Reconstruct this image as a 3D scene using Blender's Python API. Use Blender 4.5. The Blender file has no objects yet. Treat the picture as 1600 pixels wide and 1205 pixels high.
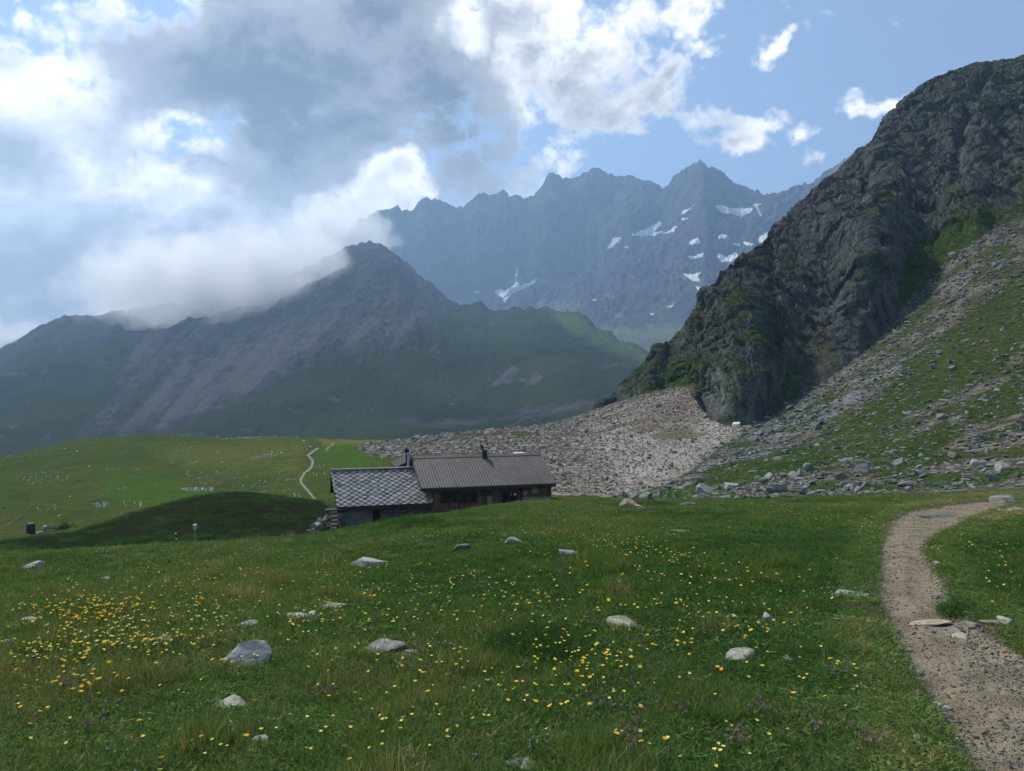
import bpy, bmesh, math, random
import numpy as np
from mathutils import Vector, Matrix, Euler

random.seed(11)
RNG = np.random.default_rng(11)
R = math.radians
SC = bpy.context.scene
COL = SC.collection
CAM_H, F, U0, V0 = 1.65, 1200.0, 800.0, 602.5      # eye height and the lens of the photograph in its own pixels


# ----------------------------------------------------------------- node helpers
class NB:
    def __init__(self, tree):
        self.t = tree
        self.t.nodes.clear()

    def n(self, typ, **kw):
        nd = self.t.nodes.new(typ)
        for k, v in kw.items():
            setattr(nd, k, v)
        return nd

    def put(self, sock, v):
        if v is None:
            return
        if hasattr(v, 'is_output'):
            self.t.links.new(v, sock)
        elif isinstance(v, (int, float)):
            sock.default_value = v if sock.type == 'VALUE' else ((v, v, v) if sock.type == 'VECTOR' else (v, v, v, 1))
        else:
            v = tuple(v)
            if sock.type == 'RGBA' and len(v) == 3:
                v = v + (1.0,)
            sock.default_value = v

    def m(self, op, a, b=None, c=None, clamp=False):
        nd = self.n('ShaderNodeMath', operation=op, use_clamp=clamp)
        for i, x in enumerate((a, b, c)):
            self.put(nd.inputs[i], x)
        return nd.outputs[0]

    def v(self, op, a, b=None, scale=None):
        nd = self.n('ShaderNodeVectorMath', operation=op)
        self.put(nd.inputs[0], a)
        if b is not None:
            self.put(nd.inputs[1], b)
        if scale is not None:
            self.put(nd.inputs['Scale'], scale)
        return nd.outputs['Value'] if op in ('LENGTH', 'DOT_PRODUCT', 'DISTANCE') else nd.outputs[0]

    def mix(self, f, a, b, blend='MIX'):
        nd = self.n('ShaderNodeMix', data_type='RGBA', blend_type=blend)
        self.put(nd.inputs[0], f)
        self.put(nd.inputs[6], a)
        self.put(nd.inputs[7], b)
        return nd.outputs[2]

    def noise(self, vec, scale, detail=6, rough=0.55, dist=0.0, color=False):
        nd = self.n('ShaderNodeTexNoise')
        self.put(nd.inputs['Vector'], vec)
        nd.inputs['Scale'].default_value = scale
        nd.inputs['Detail'].default_value = detail
        nd.inputs['Roughness'].default_value = rough
        nd.inputs['Distortion'].default_value = dist
        return nd.outputs['Color' if color else 'Fac']

    def vor(self, vec, scale, feature='F1', out='Distance', rand=1.0):
        nd = self.n('ShaderNodeTexVoronoi', feature=feature)
        self.put(nd.inputs['Vector'], vec)
        nd.inputs['Scale'].default_value = scale
        nd.inputs['Randomness'].default_value = rand
        return nd.outputs[out]

    def ss(self, x, a, b, lo=0.0, hi=1.0):
        nd = self.n('ShaderNodeMapRange', interpolation_type='SMOOTHSTEP')
        self.put(nd.inputs[0], x)
        for i, q in enumerate((a, b, lo, hi)):
            nd.inputs[i + 1].default_value = q
        return nd.outputs[0]

    def attr(self, name, typ='GEOMETRY', out='Fac'):
        nd = self.n('ShaderNodeAttribute', attribute_type=typ, attribute_name=name)
        return nd.outputs[out]


# ----------------------------------------------------------------- camera
cam = bpy.data.cameras.new('camera')
cam.sensor_fit = 'HORIZONTAL'
cam.sensor_width = 36.0
cam.lens = 36.0 * F / 1600.0
cam.clip_start = 0.05
cam.clip_end = 60000
camo = bpy.data.objects.new('camera', cam)
COL.objects.link(camo)
camo.location = (0, 0, CAM_H)
camo.rotation_euler = (R(90), 0, 0)
SC.camera = camo

# ----------------------------------------------------------------- light and exposure
SUN_EL, SUN_AZ = 46.0, -38.0                        # sun high, ahead and to the left, behind thin cloud
sd = Vector((math.sin(R(SUN_AZ)) * math.cos(R(SUN_EL)), math.cos(R(SUN_AZ)) * math.cos(R(SUN_EL)), math.sin(R(SUN_EL))))
sun = bpy.data.lights.new('sun', 'SUN')
sun.energy = 4.6
sun.angle = R(5)
sun.color = (1.0, 0.95, 0.86)
suno = bpy.data.objects.new('sun', sun)
COL.objects.link(suno)
suno.rotation_euler = sd.to_track_quat('Z', 'Y').to_euler()
suno.location = sd * 500

SC.view_settings.view_transform = 'Standard'
SC.view_settings.look = 'None'
SC.view_settings.exposure = 0.32
SC.view_settings.gamma = 1.0
SC.render.engine = 'CYCLES'
cy = SC.cycles
cy.max_bounces = 4
cy.diffuse_bounces = 2
cy.glossy_bounces = 1
cy.transmission_bounces = 1
cy.volume_bounces = 2
cy.transparent_max_bounces = 6
cy.use_denoising = True
try:
    cy.denoiser = 'OPENIMAGEDENOISE'
    cy.denoising_input_passes = 'RGB_ALBEDO_NORMAL'
    cy.denoising_prefilter = 'ACCURATE'
except Exception:
    pass
cy.volume_step_rate = 1.0
cy.volume_max_steps = 128
cy.use_light_tree = False
cy.sample_clamp_indirect = 4.0


def pdir(u, v):
    return Vector(((u - U0) / F, 1.0, (V0 - v) / F)).normalized()


# ----------------------------------------------------------------- world: clear sky and clouds, by direction
W = bpy.data.worlds.new('World')
SC.world = W
W.use_nodes = True
b = NB(W.node_tree)
tc = b.n('ShaderNodeTexCoord')
D = tc.outputs['Generated']
sky = b.n('ShaderNodeTexSky', sky_type='NISHITA', sun_disc=False)
sky.sun_elevation = R(SUN_EL)
sky.sun_rotation = R(SUN_AZ)
sky.altitude = 2000
sky.air_density = 1.0
sky.dust_density = 0.6
sky.ozone_density = 1.0
warp = b.noise(D, 3.2, 3, 0.5, color=True)
warp = b.v('SUBTRACT', warp, (0.5, 0.5, 0.5))
warp2 = b.noise(D, 11.0, 4, 0.6, color=True)
warp2 = b.v('SUBTRACT', warp2, (0.5, 0.5, 0.5))
DW = b.v('ADD', D, b.v('SCALE', warp, scale=0.22))
DW = b.v('ADD', DW, b.v('SCALE', warp2, scale=0.07))
DS = b.v('MULTIPLY', D, (1.0, 1.0, 1.35))
n1 = b.noise(DS, 5.5, 12, 0.60, 0.25)
n2 = b.noise(DS, 17.0, 10, 0.62, 0.35)
so = pdir(250, -300) - pdir(420, 150)
nS = b.noise(b.v('ADD', DS, (so.x * 0.05, so.y * 0.05, so.z * 0.05)), 5.5, 7, 0.55, 0.25)


def blobs(vec, lst):
    acc = None
    for (u, v, ru, rv, w) in lst:
        c = pdir(u, v)
        q = b.v('SUBTRACT', vec, c)
        q = b.v('MULTIPLY', q, (F / ru * 1.08, F / max(ru, rv), F / rv * 1.08))
        L = b.v('LENGTH', q)
        x = b.m('MULTIPLY_ADD', L, -w, w)
        acc = x if acc is None else b.m('MAXIMUM', acc, x)
    return acc


COVER = [(470, 120, 470, 250, 1.3), (740, 130, 260, 190, 1.0), (900, 80, 260, 180, 0.95), (1040, 60, 150, 100, 0.8),
         (980, 165, 140, 66, 0.65), (860, 235, 130, 32, 0.42), (985, 245, 45, 22, 0.3), (30, 190, 300, 230, 1.7),
         (120, 400, 360, 210, 1.9), (400, 390, 300, 190, 1.9), (560, 300, 130, 120, 1.0), (20, 500, 120, 90, 0.7),
         (1178, 36, 70, 48, 1.7), (1178, 208, 58, 46, 0.6), (1385, 168, 66, 24, 0.5), (1302, 205, 34, 15, 0.45),
         (1250, 260, 34, 22, 0.4), (1350, 250, 60, 26, 0.55), (868, 268, 34, 14, 0.4), (240, 60, 160, 110, 0.45), (215, 225, 110, 70, 1.2),
         (1100, -260, 500, 160, 0.8), (300, -350, 600, 260, 1.0), (-500, 150, 480, 420, 1.0)]
THICK = [(440, 150, 320, 160, 1.45), (690, 180, 165, 140, 1.35), (560, 235, 230, 60, 1.0), (600, 60, 230, 110, 1.0),
         (15, 190, 80, 110, 0.65), (50, 40, 130, 60, 0.35), (370, 430, 200, 90, 0.6), (130, 420, 210, 110, 0.85), (20, 440, 120, 90, 0.8),
         (60, 520, 120, 60, 0.6), (660, 260, 130, 26, 0.7), (930, 140, 150, 70, 0.22)]
LIGHT = [(300, 215, 130, 46, 1.0), (575, 285, 80, 46, 0.95), (735, 60, 60, 60, 0.9), (270, 330, 60, 70, 0.55), (90, 110, 170, 120, 0.6),
         (20, 330, 160, 120, 0.4)]
cov = blobs(DW, COVER)
thk = blobs(DW, THICK)
lit = blobs(DW, LIGHT)
cov = b.m('MAXIMUM', cov, -1.0)
bw = b.n('ShaderNodeTexVoronoi', feature='F1')
b.put(bw.inputs['Vector'], b.v('ADD', DS, b.v('SCALE', warp2, scale=0.10)))
bw.inputs['Scale'].default_value = 9.0
bw.inputs['Detail'].default_value = 3.0
bw.inputs['Roughness'].default_value = 0.6
bil = b.m('SUBTRACT', 0.90, bw.outputs['Distance'])
nn = b.m('ADD', b.m('MULTIPLY', bil, 0.9), b.m('ADD', b.m('MULTIPLY', b.m('SUBTRACT', n1, 0.5), 1.5), b.m('MULTIPLY', b.m('SUBTRACT', n2, 0.5), 1.0)))
back = b.ss(b.n('ShaderNodeSeparateXYZ').outputs[1], -0.2, 0.35, 1, 0)
sep = b.t.nodes['Separate XYZ']
b.put(sep.inputs[0], D)
covB = b.m('MULTIPLY', back, 0.35)
den = b.m('ADD', b.m('ADD', b.m('MAXIMUM', cov, b.m('SUBTRACT', covB, 0.4)), 0.0), nn)
alpha = b.ss(den, -0.05, 0.40)
tt = b.m('ADD', b.m('ADD', thk, 0.16), b.m('MULTIPLY', nn, 0.42))
tt = b.m('SUBTRACT', tt, b.m('MULTIPLY', b.m('MAXIMUM', b.m('ADD', lit, b.m('MULTIPLY', nn, 0.5)), 0.0), 1.2))
tf = b.ss(tt, -0.12, 0.48)
rel = b.m('ADD', b.m('MULTIPLY', b.m('SUBTRACT', n1, nS), 2.6), b.m('MULTIPLY', b.m('SUBTRACT', n2, 0.5), 0.35))
br = b.mix(b.ss(den, 0.25, 1.15), (11.4, 11.0, 10.5), (6.6, 6.6, 6.6))
gr = b.mix(b.ss(b.m('ADD', tt, rel), 0.5, 1.35), (3.1, 3.1, 3.15), (0.75, 0.80, 0.90))
cc = b.mix(tf, br, gr)
cc = b.mix(1.0, cc, b.m('ADD', 1.0, b.m('MULTIPLY', rel, 1.0)), 'MULTIPLY')
skyc = b.mix(0.25, sky.outputs[0], (3.6, 4.9, 6.4))
# thin condensation trail above the ridge
ca, cb2 = pdir(640, 289), pdir(835, 305)
ax = (cb2 - ca)
q = b.v('SUBTRACT', D, ca)
tpar = b.m('DIVIDE', b.v('DOT_PRODUCT', q, ax.normalized()), ax.length)
perp = ca.cross(ax).normalized()
tper = b.m('ABSOLUTE', b.m('ADD', b.v('DOT_PRODUCT', q, perp), b.m('MULTIPLY', b.m('SUBTRACT', n2, 0.5), 0.006)))
trail = b.m('MULTIPLY', b.ss(tper, 0.0008, 0.0045, 1, 0), b.m('MULTIPLY', b.ss(tpar, 0, 0.12), b.ss(tpar, 0.9, 1.0, 1, 0)))
trail = b.m('MULTIPLY', trail, 0.5)
skyc = b.mix(trail, skyc, (6.2, 6.6, 7.0))
fin = b.mix(alpha, skyc, cc)
bg = b.n('ShaderNodeBackground')
b.put(bg.inputs[0], fin)
bg.inputs[1].default_value = 0.12
wo = b.n('ShaderNodeOutputWorld')
b.t.links.new(bg.outputs[0], wo.inputs[0])
W.cycles.sampling_method = 'MANUAL'
W.cycles.sample_map_resolution = 512


# ----------------------------------------------------------------- noise in numpy
_P = np.random.default_rng(5).permutation(256).astype(np.int64)
_P = np.concatenate([_P, _P, _P])
_G = np.random.default_rng(6).normal(size=(256, 3))
_G /= np.linalg.norm(_G, axis=1)[:, None]


def perlin(x, y, z):
    x, y, z = np.broadcast_arrays(x, y, z)
    xi, yi, zi = np.floor(x).astype(np.int64), np.floor(y).astype(np.int64), np.floor(z).astype(np.int64)
    xf, yf, zf = x - xi, y - yi, z - zi
    xi &= 255
    yi &= 255
    zi &= 255
    fu, fv, fw = (t * t * t * (t * (t * 6 - 15) + 10) for t in (xf, yf, zf))
    out = 0.0
    for dx in (0, 1):
        for dy in (0, 1):
            h1 = _P[_P[xi + dx] + yi + dy]
            for dz in (0, 1):
                g = _G[_P[h1 + zi + dz]]
                dot = g[..., 0] * (xf - dx) + g[..., 1] * (yf - dy) + g[..., 2] * (zf - dz)
                out = out + dot * (fu if dx else 1 - fu) * (fv if dy else 1 - fv) * (fw if dz else 1 - fw)
    return out * 1.5


def fbm(x, y, z, oct=5, rough=0.5, lac=2.03, ridged=False):
    a, s, f, n = 1.0, 0.0, 1.0, 0.0
    for k in range(oct):
        p = perlin(x * f + 13.7 * k, y * f + 7.1 * k, z * f + 3.3 * k)
        if ridged:
            p = 1.0 - 2.0 * np.abs(p)
        s = s + a * p
        n += a
        a *= rough
        f *= lac
    return s / n


def worley(x, y, z, seed=0):
    """nearest-cell distance and a random value per cell"""
    xi, yi, zi = np.floor(x).astype(np.int64), np.floor(y).astype(np.int64), np.floor(z).astype(np.int64)
    best = np.full(x.shape, 9.0)
    val = np.zeros(x.shape)
    for dx in (-1, 0, 1):
        for dy in (-1, 0, 1):
            for dz in (-1, 0, 1):
                cx, cy_, cz_ = xi + dx, yi + dy, zi + dz
                h = _P[_P[_P[(cx + seed) & 255] + (cy_ & 255)] + (cz_ & 255)]
                px, py, pz = _P[h] / 255.0, _P[h + 71] / 255.0, _P[h + 149] / 255.0
                d2 = (cx + px - x) ** 2 + (cy_ + py - y) ** 2 + (cz_ + pz - z) ** 2
                k = d2 < best
                best = np.where(k, d2, best)
                val = np.where(k, _P[h + 37] / 255.0, val)
    return np.sqrt(best), val


def sstep(x, a, b_):
    t = np.clip((x - a) / (b_ - a), 0, 1)
    return t * t * (3 - 2 * t)


def in_poly(u, v, poly):
    """signed-ish distance: positive inside (pixels)"""
    p = np.array(poly, float)
    ins = np.zeros(u.shape, bool)
    dmin = np.full(u.shape, 1e9)
    for i in range(len(p)):
        (x1, y1), (x2, y2) = p[i], p[(i + 1) % len(p)]
        c = ((y1 > v) != (y2 > v))
        with np.errstate(divide='ignore', invalid='ignore'):
            xx = (x2 - x1) * (v - y1) / ((y2 - y1) if y2 != y1 else 1e-9) + x1
        ins ^= c & (u < xx)
        ex, ey = x2 - x1, y2 - y1
        t = np.clip(((u - x1) * ex + (v - y1) * ey) / (ex * ex + ey * ey + 1e-9), 0, 1)
        dmin = np.minimum(dmin, np.hypot(u - x1 - t * ex, v - y1 - t * ey))
    return np.where(ins, dmin, -dmin)


# ----------------------------------------------------------------- mesh helpers
def tag(o, label=None, cat=None, group=None, kind=None):
    if label:
        o['label'] = label
    if cat:
        o['category'] = cat
    if group:
        o['group'] = group
    if kind:
        o['kind'] = kind
    return o


def mesh_np(name, co, quads, smooth=True, attrs=None):
    me = bpy.data.meshes.new(name)
    co = np.ascontiguousarray(co, dtype=np.float32)
    quads = np.ascontiguousarray(quads, dtype=np.int32)
    k = quads.shape[1]
    me.vertices.add(len(co))
    me.vertices.foreach_set('co', co.ravel())
    me.loops.add(quads.size)
    me.loops.foreach_set('vertex_index', quads.ravel())
    me.polygons.add(len(quads))
    me.polygons.foreach_set('loop_start', np.arange(0, quads.size, k, dtype=np.int32))
    me.polygons.foreach_set('use_smooth', np.full(len(quads), smooth, dtype=bool))
    me.update(calc_edges=True)
    for an, av in (attrs or {}).items():
        at = me.attributes.new(an, 'FLOAT', 'POINT')
        at.data.foreach_set('value', np.ascontiguousarray(av, dtype=np.float32).ravel())
    return me


def link(name, me, mat=None, parent=None, loc=None):
    o = bpy.data.objects.new(name, me)
    COL.objects.link(o)
    if mat is not None:
        me.materials.append(mat)
    if parent is not None:
        o.parent = parent
    if loc is not None:
        o.location = loc
    return o


def empty(name, loc=(0, 0, 0), rz=0.0):
    o = bpy.data.objects.new(name, None)
    COL.objects.link(o)
    o.location = loc
    o.rotation_euler = (0, 0, rz)
    o.empty_display_size = 0.2
    return o


def grid_quads(nr, nc):
    i = np.arange(nr - 1)[:, None] * nc + np.arange(nc - 1)[None, :]
    return np.stack([i, i + 1, i + nc + 1, i + nc], -1).reshape(-1, 4)


def sub_mesh(name, co, quads, sel, attrs):
    q = quads[sel]
    used, inv = np.unique(q, return_inverse=True)
    return mesh_np(name, co[used], inv.reshape(-1, 4), True, {k: a.ravel()[used] for k, a in attrs.items()})


def proj(x, y, z):
    return U0 + F * x / y, V0 - F * (z - CAM_H) / y


def unproj(u, v, d):
    return np.array([(u - U0) / F * d, d, CAM_H - (v - V0) / F * d])


# ----------------------------------------------------------------- terrain height from surveyed points (bearing px, distance m, drop px)
SURVEY = [
    # meadow up to its crest
    (800, 4, 1176), (800, 7, 991), (800, 10, 908), (800, 20, 824), (800, 30, 795),
    (0, 5, 1106), (0, 10, 942), (0, 16, 892), (0, 22, 868), (-350, 10, 985), (-350, 22, 905), (300, 5, 1112), (300, 10, 938), (300, 16, 884), (300, 24, 850),
    (480, 14, 891), (480, 26, 838), (560, 27, 825), (620, 28, 813), (700, 29, 804), (880, 36, 784), (1000, 38, 784), (1000, 20, 818), (1000, 10, 892),
    (1200, 38, 784), (1200, 20, 812), (1200, 10, 886), (1200, 5, 1070), (1400, 36, 779), (1400, 20, 806), (1400, 10, 880), (1500, 6, 1002), (1560, 33, 772), (1560, 13, 845), (1560, 27, 785),
    (1700, 33, 768), (1700, 18, 800), (1700, 9, 890), (2100, 18, 760), (2100, 34, 700), (2100, 8, 870),
    # the drop behind the crest, the hut's terrace
    (0, 34, 880), (300, 38, 862), (200, 38, 870), (480, 40, 852), (600, 40, 826), (700, 42, 806), (780, 44, 790),
    (520, 48, 838), (620, 48, 818), (520, 54, 822), (640, 55, 800), (740, 52, 792), (860, 52, 784), (740, 58, 780), (900, 55, 778), (960, 56, 780), (820, 62, 770),
    # dark mound
    (0, 45, 846), (100, 50, 832), (200, 55, 804), (290, 60, 779), (360, 62, 769), (430, 63, 774), (500, 66, 783), (360, 52, 796), (200, 46, 830), (290, 50, 808), (430, 52, 806),
    (-250, 45, 880), (360, 74, 784), (200, 66, 812), (0, 56, 852), (500, 76, 782),
    # the green hill behind
    (0, 80, 836), (0, 110, 782), (0, 150, 741), (0, 192, 717), (-200, 80, 850), (-200, 150, 775), (-200, 192, 752),
    (150, 85, 818), (150, 115, 762), (150, 155, 722), (150, 210, 686), (300, 92, 787), (300, 120, 752), (300, 160, 716), (300, 215, 684),
    (450, 95, 771), (450, 130, 731), (450, 170, 701), (450, 215, 685), (550, 90, 752), (550, 120, 723), (550, 160, 700), (550, 205, 687), (600, 150, 696), (600, 175, 689),
    (0, 260, 738), (150, 280, 716), (300, 280, 716), (450, 280, 716), (600, 260, 722), (-200, 280, 770),
    (0, 330, 800), (300, 330, 800), (600, 330, 800), (-300, 330, 810),
    # boulder field
    (650, 100, 716), (650, 140, 691), (700, 80, 744), (700, 115, 701), (700, 145, 683), (800, 85, 735), (800, 120, 697), (800, 155, 673),
    (900, 72, 765), (900, 100, 720), (900, 135, 688), (900, 175, 656), (960, 200, 629), (1000, 64, 774), (1000, 95, 722), (1000, 140, 662), (1000, 185, 620),
    (700, 200, 700), (800, 220, 695), (900, 250, 680), (700, 280, 740), (800, 300, 750), (700, 330, 790), (900, 330, 760),
    (1095, 56, 772), (1095, 90, 722), (1095, 130, 662), (1095, 185, 600), (1150, 82, 720), (1150, 125, 665),
    # slope under the cliff
    (1200, 52, 768), (1200, 90, 702), (1200, 130, 655), (1260, 48, 768), (1260, 90, 690), (1260, 140, 612), (1350, 46, 768), (1350, 70, 702), (1350, 105, 622), (1350, 145, 552),
    (1440, 44, 766), (1440, 66, 700), (1440, 100, 602), (1440, 145, 498), (1440, 160, 455), (1520, 42, 764), (1520, 65, 680), (1520, 105, 552), (1520, 165, 375),
    (1600, 42, 760), (1600, 60, 680), (1600, 95, 552), (1600, 130, 422), (1600, 165, 338), (1850, 42, 700), (1850, 65, 590), (1850, 100, 440), (1850, 165, 240), (2200, 60, 480), (2200, 165, 100),
    (1095, 250, 580), (1350, 240, 480), (1600, 250, 330), (1850, 250, 210), (1095, 330, 590), (1600, 330, 350),
]
_pts = [(unproj(u, v, d)) for u, d, v in SURVEY]
_pts += [np.array(p, float) for p in ((0, 0, 0.02), (3, 0, 0.0), (-3, 0, 0.02), (1.2, 2, 0.0), (-1.5, 2, -0.06), (0, -5, 0.35), (8, 2, 0.25), (-8, 2, -0.25), (16, 4, 0.6), (-14, 3, -0.7))]
_pts = np.array(_pts)


def _q(x, y):
    r = np.hypot(x, y) + 1e-6
    rho = np.log1p(r / 8.0)
    return rho * x / r, rho * y / r, r


_qx, _qy, _qr = _q(_pts[:, 0], _pts[:, 1])
_w = _pts[:, 2] / (_qr + 6.0)


def _phi(d2):
    return 0.5 * d2 * np.log(d2 + 1e-12)


_n = len(_pts)
_K = _phi((_qx[:, None] - _qx) ** 2 + (_qy[:, None] - _qy) ** 2) + np.eye(_n) * 2e-4
_Pm = np.stack([np.ones(_n), _qx, _qy], 1)
_A = np.block([[_K, _Pm], [_Pm.T, np.zeros((3, 3))]])
_c = np.linalg.solve(_A, np.concatenate([_w, np.zeros(3)]))


def base_h(x, y):
    x, y = np.broadcast_arrays(np.asarray(x, float), np.asarray(y, float))
    sh = x.shape
    qx, qy, r = _q(x.ravel(), y.ravel())
    out = np.empty(qx.size)
    for s in range(0, qx.size, 40000):
        e = s + 40000
        out[s:e] = _phi((qx[s:e, None] - _qx) ** 2 + (qy[s:e, None] - _qy) ** 2) @ _c[:_n] + _c[_n] + _c[_n + 1] * qx[s:e] + _c[_n + 2] * qy[s:e]
    return (out * (r + 6.0)).reshape(sh)


NC_L, NC_R = 70, 70
US = np.concatenate([np.linspace(-1500, -70, NC_L, endpoint=False), np.arange(-70, 1671, 1.5), np.linspace(1680, 3000, NC_R)])
NR = 640
DS_ = np.geomspace(0.6, 330.0, NR)
UU, DD = np.meshgrid(US, DS_)
TX, TY = (UU - U0) / F * DD, DD
TZ = base_h(TX, TY)
TZ0 = TZ.copy()
_, TV0 = proj(TX, TY, TZ)
jit = fbm(TX * 0.9, TY * 0.9, 0, 4) * np.clip(260 / DD, 3, 26)
jit2 = fbm(TX * 0.9 + 40, TY * 0.9, 5.0, 4) * np.clip(260 / DD, 3, 26)
near = DD < 40


def zone(poly, soft, j=1.0, dmin=0, dmax=1e9):
    s = in_poly(UU + jit * j, TV0 + jit2 * j, poly)
    return sstep(s, -soft, soft) * ((DD >= dmin) & (DD <= dmax))


PATH_L = [(1578, 779), (1520, 784), (1480, 788), (1416, 799), (1386, 816), (1369, 845), (1362, 880), (1364, 920), (1375, 970), (1394, 1010), (1415, 1050), (1442, 1095), (1470, 1145), (1508, 1205), (1575, 1275), (1680, 1420), (1800, 1640), (2300, 2600)]
PATH_R = [(1600, 783), (1548, 799), (1500, 817), (1466, 836), (1452, 852), (1466, 888), (1490, 922), (1502, 948), (1530, 975), (1566, 990), (1620, 1022), (1720, 1095), (1900, 1250), (2300, 1560), (3400, 2600)]
sd_path = in_poly(UU + jit * 0.45, TV0 + jit2 * 0.25, PATH_L + PATH_R[::-1])
sd_path = np.where(DD < 42, sd_path, -999) * DD / F                 # metres from the edge
m_path = sstep(sd_path, -0.05, 0.08)
TRAIL = [(496, 705), (487, 711), (481, 716), (489, 722), (486, 731), (476, 739), (470, 748), (470, 753), (476, 763), (484, 771), (490, 777), (494, 784)]


def line_dist(pts):
    dm = np.full(UU.shape, 1e9)
    for (x1, y1), (x2, y2) in zip(pts[:-1], pts[1:]):
        ex, ey = x2 - x1, y2 - y1
        t = np.clip(((UU - x1) * ex + (TV0 - y1) * ey) / (ex * ex + ey * ey), 0, 1)
        dm = np.minimum(dm, np.hypot(UU - x1 - t * ex, (TV0 - y1 - t * ey) * 1.6))
    return dm


trd = np.where((DD > 70) & (DD < 240), line_dist(TRAIL), 99)
trd2 = np.where((DD > 120) & (DD < 240), line_dist([(520, 694), (514, 700), (510, 706)]), 99)
m_trail = np.maximum(1 - sstep(trd + jit * 0.35, 0.9, 2.5), 0.6 * (1 - sstep(trd2, 1.0, 2.5)))

SCREE = [(560, 704), (612, 692), (640, 688), (700, 680), (800, 668), (900, 651), (960, 622), (1095, 590), (1165, 640), (1175, 668), (1130, 700), (1065, 748), (985, 778), (930, 779), (870, 776), (800, 745), (745, 735), (690, 716), (640, 715), (600, 715)]
m_scree = zone(SCREE, 7, 0.8, 58, 230)
m_scree = np.maximum(m_scree, 0.42 * zone([(390, 716), (450, 706), (470, 709), (430, 722), (390, 728)], 5, 0.8, 90, 230))
m_scree = np.maximum(m_scree, 0.45 * zone([(330, 684), (450, 683), (480, 687), (400, 690)], 2, 0.3, 150, 240))
m_pale = zone([(900, 690), (1000, 640), (1095, 605), (1150, 640), (1168, 668), (1100, 715), (1030, 755), (980, 770), (960, 730)], 22, 1.0, 58, 230)
m_red = zone([(985, 640), (1060, 610), (1110, 625), (1095, 660), (1050, 700), (985, 700)], 24, 1.0, 70, 230)
m_gravel = zone([(1150, 708), (1185, 686), (1265, 642), (1340, 604), (1395, 574), (1425, 580), (1345, 632), (1265, 676), (1200, 712)], 5, 0.7, 55, 230)
m_gravel = np.maximum(m_gravel, 0.8 * zone([(985, 778), (1065, 748), (1130, 703), (1170, 690), (1130, 720), (1070, 765), (1010, 782)], 6, 0.7, 50, 230))
slope = zone([(960, 640), (1095, 600), (1200, 655), (1350, 540), (1440, 430), (1600, 300), (2400, -200), (2600, 700), (1700, 768), (1580, 776), (1400, 782), (1000, 786), (960, 780)], 6, 0.4, 40, 260)
lawn = np.maximum.reduce([zone([(1290, 694), (1400, 606), (1480, 530), (1560, 455), (1640, 390), (1640, 470), (1580, 560), (1500, 612), (1420, 645), (1340, 700)], 18, 1.3, 40, 260),
                          zone([(985, 782), (1090, 745), (1180, 722), (1300, 688), (1420, 672), (1360, 708), (1240, 734), (1150, 760), (1080, 782)], 9, 1.2, 40, 260),
                          0.8 * zone([(1500, 640), (1640, 560), (1640, 600), (1540, 660)], 14, 1.2, 40, 260),
                          0.9 * zone([(1400, 700), (1480, 660), (1500, 680), (1440, 720)], 12, 1.2, 40, 260)])
m_scree *= 1 - np.interp(UU, [600, 820, 1000], [.9, .8, .55]) * sstep(fbm(TX * 0.06, TY * 0.06, 31.0, 4) + np.interp(UU, [600, 900], [.18, 0]), 0.12, 0.32) * (UU < 1120)
rubn = fbm(TX * 0.16, TY * 0.16, 2.0, 5, 0.6)
m_rub = slope * (1 - lawn) * (1 - m_scree) * sstep(rubn, -0.50, 0.30) * 0.68
m_gravel *= sstep(fbm(TX * 0.22, TY * 0.22, 21.0, 4), -0.3, 0.3)
m_scree = np.clip(np.maximum(m_scree, m_rub), 0, 1) * (1 - 0.45 * m_gravel)
m_heath_shade = zone([(-700, 900), (-200, 860), (0, 845), (110, 832), (165, 815), (230, 795), (290, 779), (330, 770), (390, 768), (450, 777), (505, 783), (520, 800), (515, 835), (300, 862), (0, 900)], 2.5, 0.15, 40, 70)
m_lush = np.maximum(zone([(170, 735), (260, 740), (340, 775), (300, 792), (230, 800), (150, 770)], 16, 1.0, 70, 240), zone([(500, 690), (605, 686), (600, 720), (530, 735), (495, 720)], 8, 1.0, 70, 230))
m_yel = np.maximum(zone([(495, 686), (590, 684), (620, 689), (560, 694), (505, 696)], 3, 0.5, 90, 240), 0.5 * zone([(230, 700), (480, 690), (470, 740), (300, 735)], 14, 1.3, 90, 240))

# relief
TZ += 0.07 * fbm(TX * 0.55, TY * 0.55, 1.0, 3) * sstep(DD, 2, 6) * (1 - m_path)
TZ += 0.035 * fbm(TX * 2.2, TY * 2.2, 4.0, 3) * (1 - m_path) * (1 - sstep(DD, 40, 60))
TZ += 0.012 * fbm(TX * 9, TY * 9, 3.0, 2) * (1 - sstep(DD, 15, 25))
TZ += np.clip(sstep(DD, 70, 110), 0, 1) * (1.5 * fbm(TX * 0.033, TY * 0.033, 1.5, 4) + 0.18 * fbm(TX * 0.3, TY * 0.3, 8, 3))
TZ += m_scree * sstep(DD, 40, 60) * (0.5 * fbm(TX * 0.25, TY * 0.25, 6, 4) + 0.16 * fbm(TX * 1.1, TY * 1.1, 9, 3, ridged=True))
TZ -= 0.07 * sstep(sd_path, -0.02, 0.12) - 0.03 * sstep(sd_path, 0.2, 0.5)
LOGD = np.log(DS_)


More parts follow.
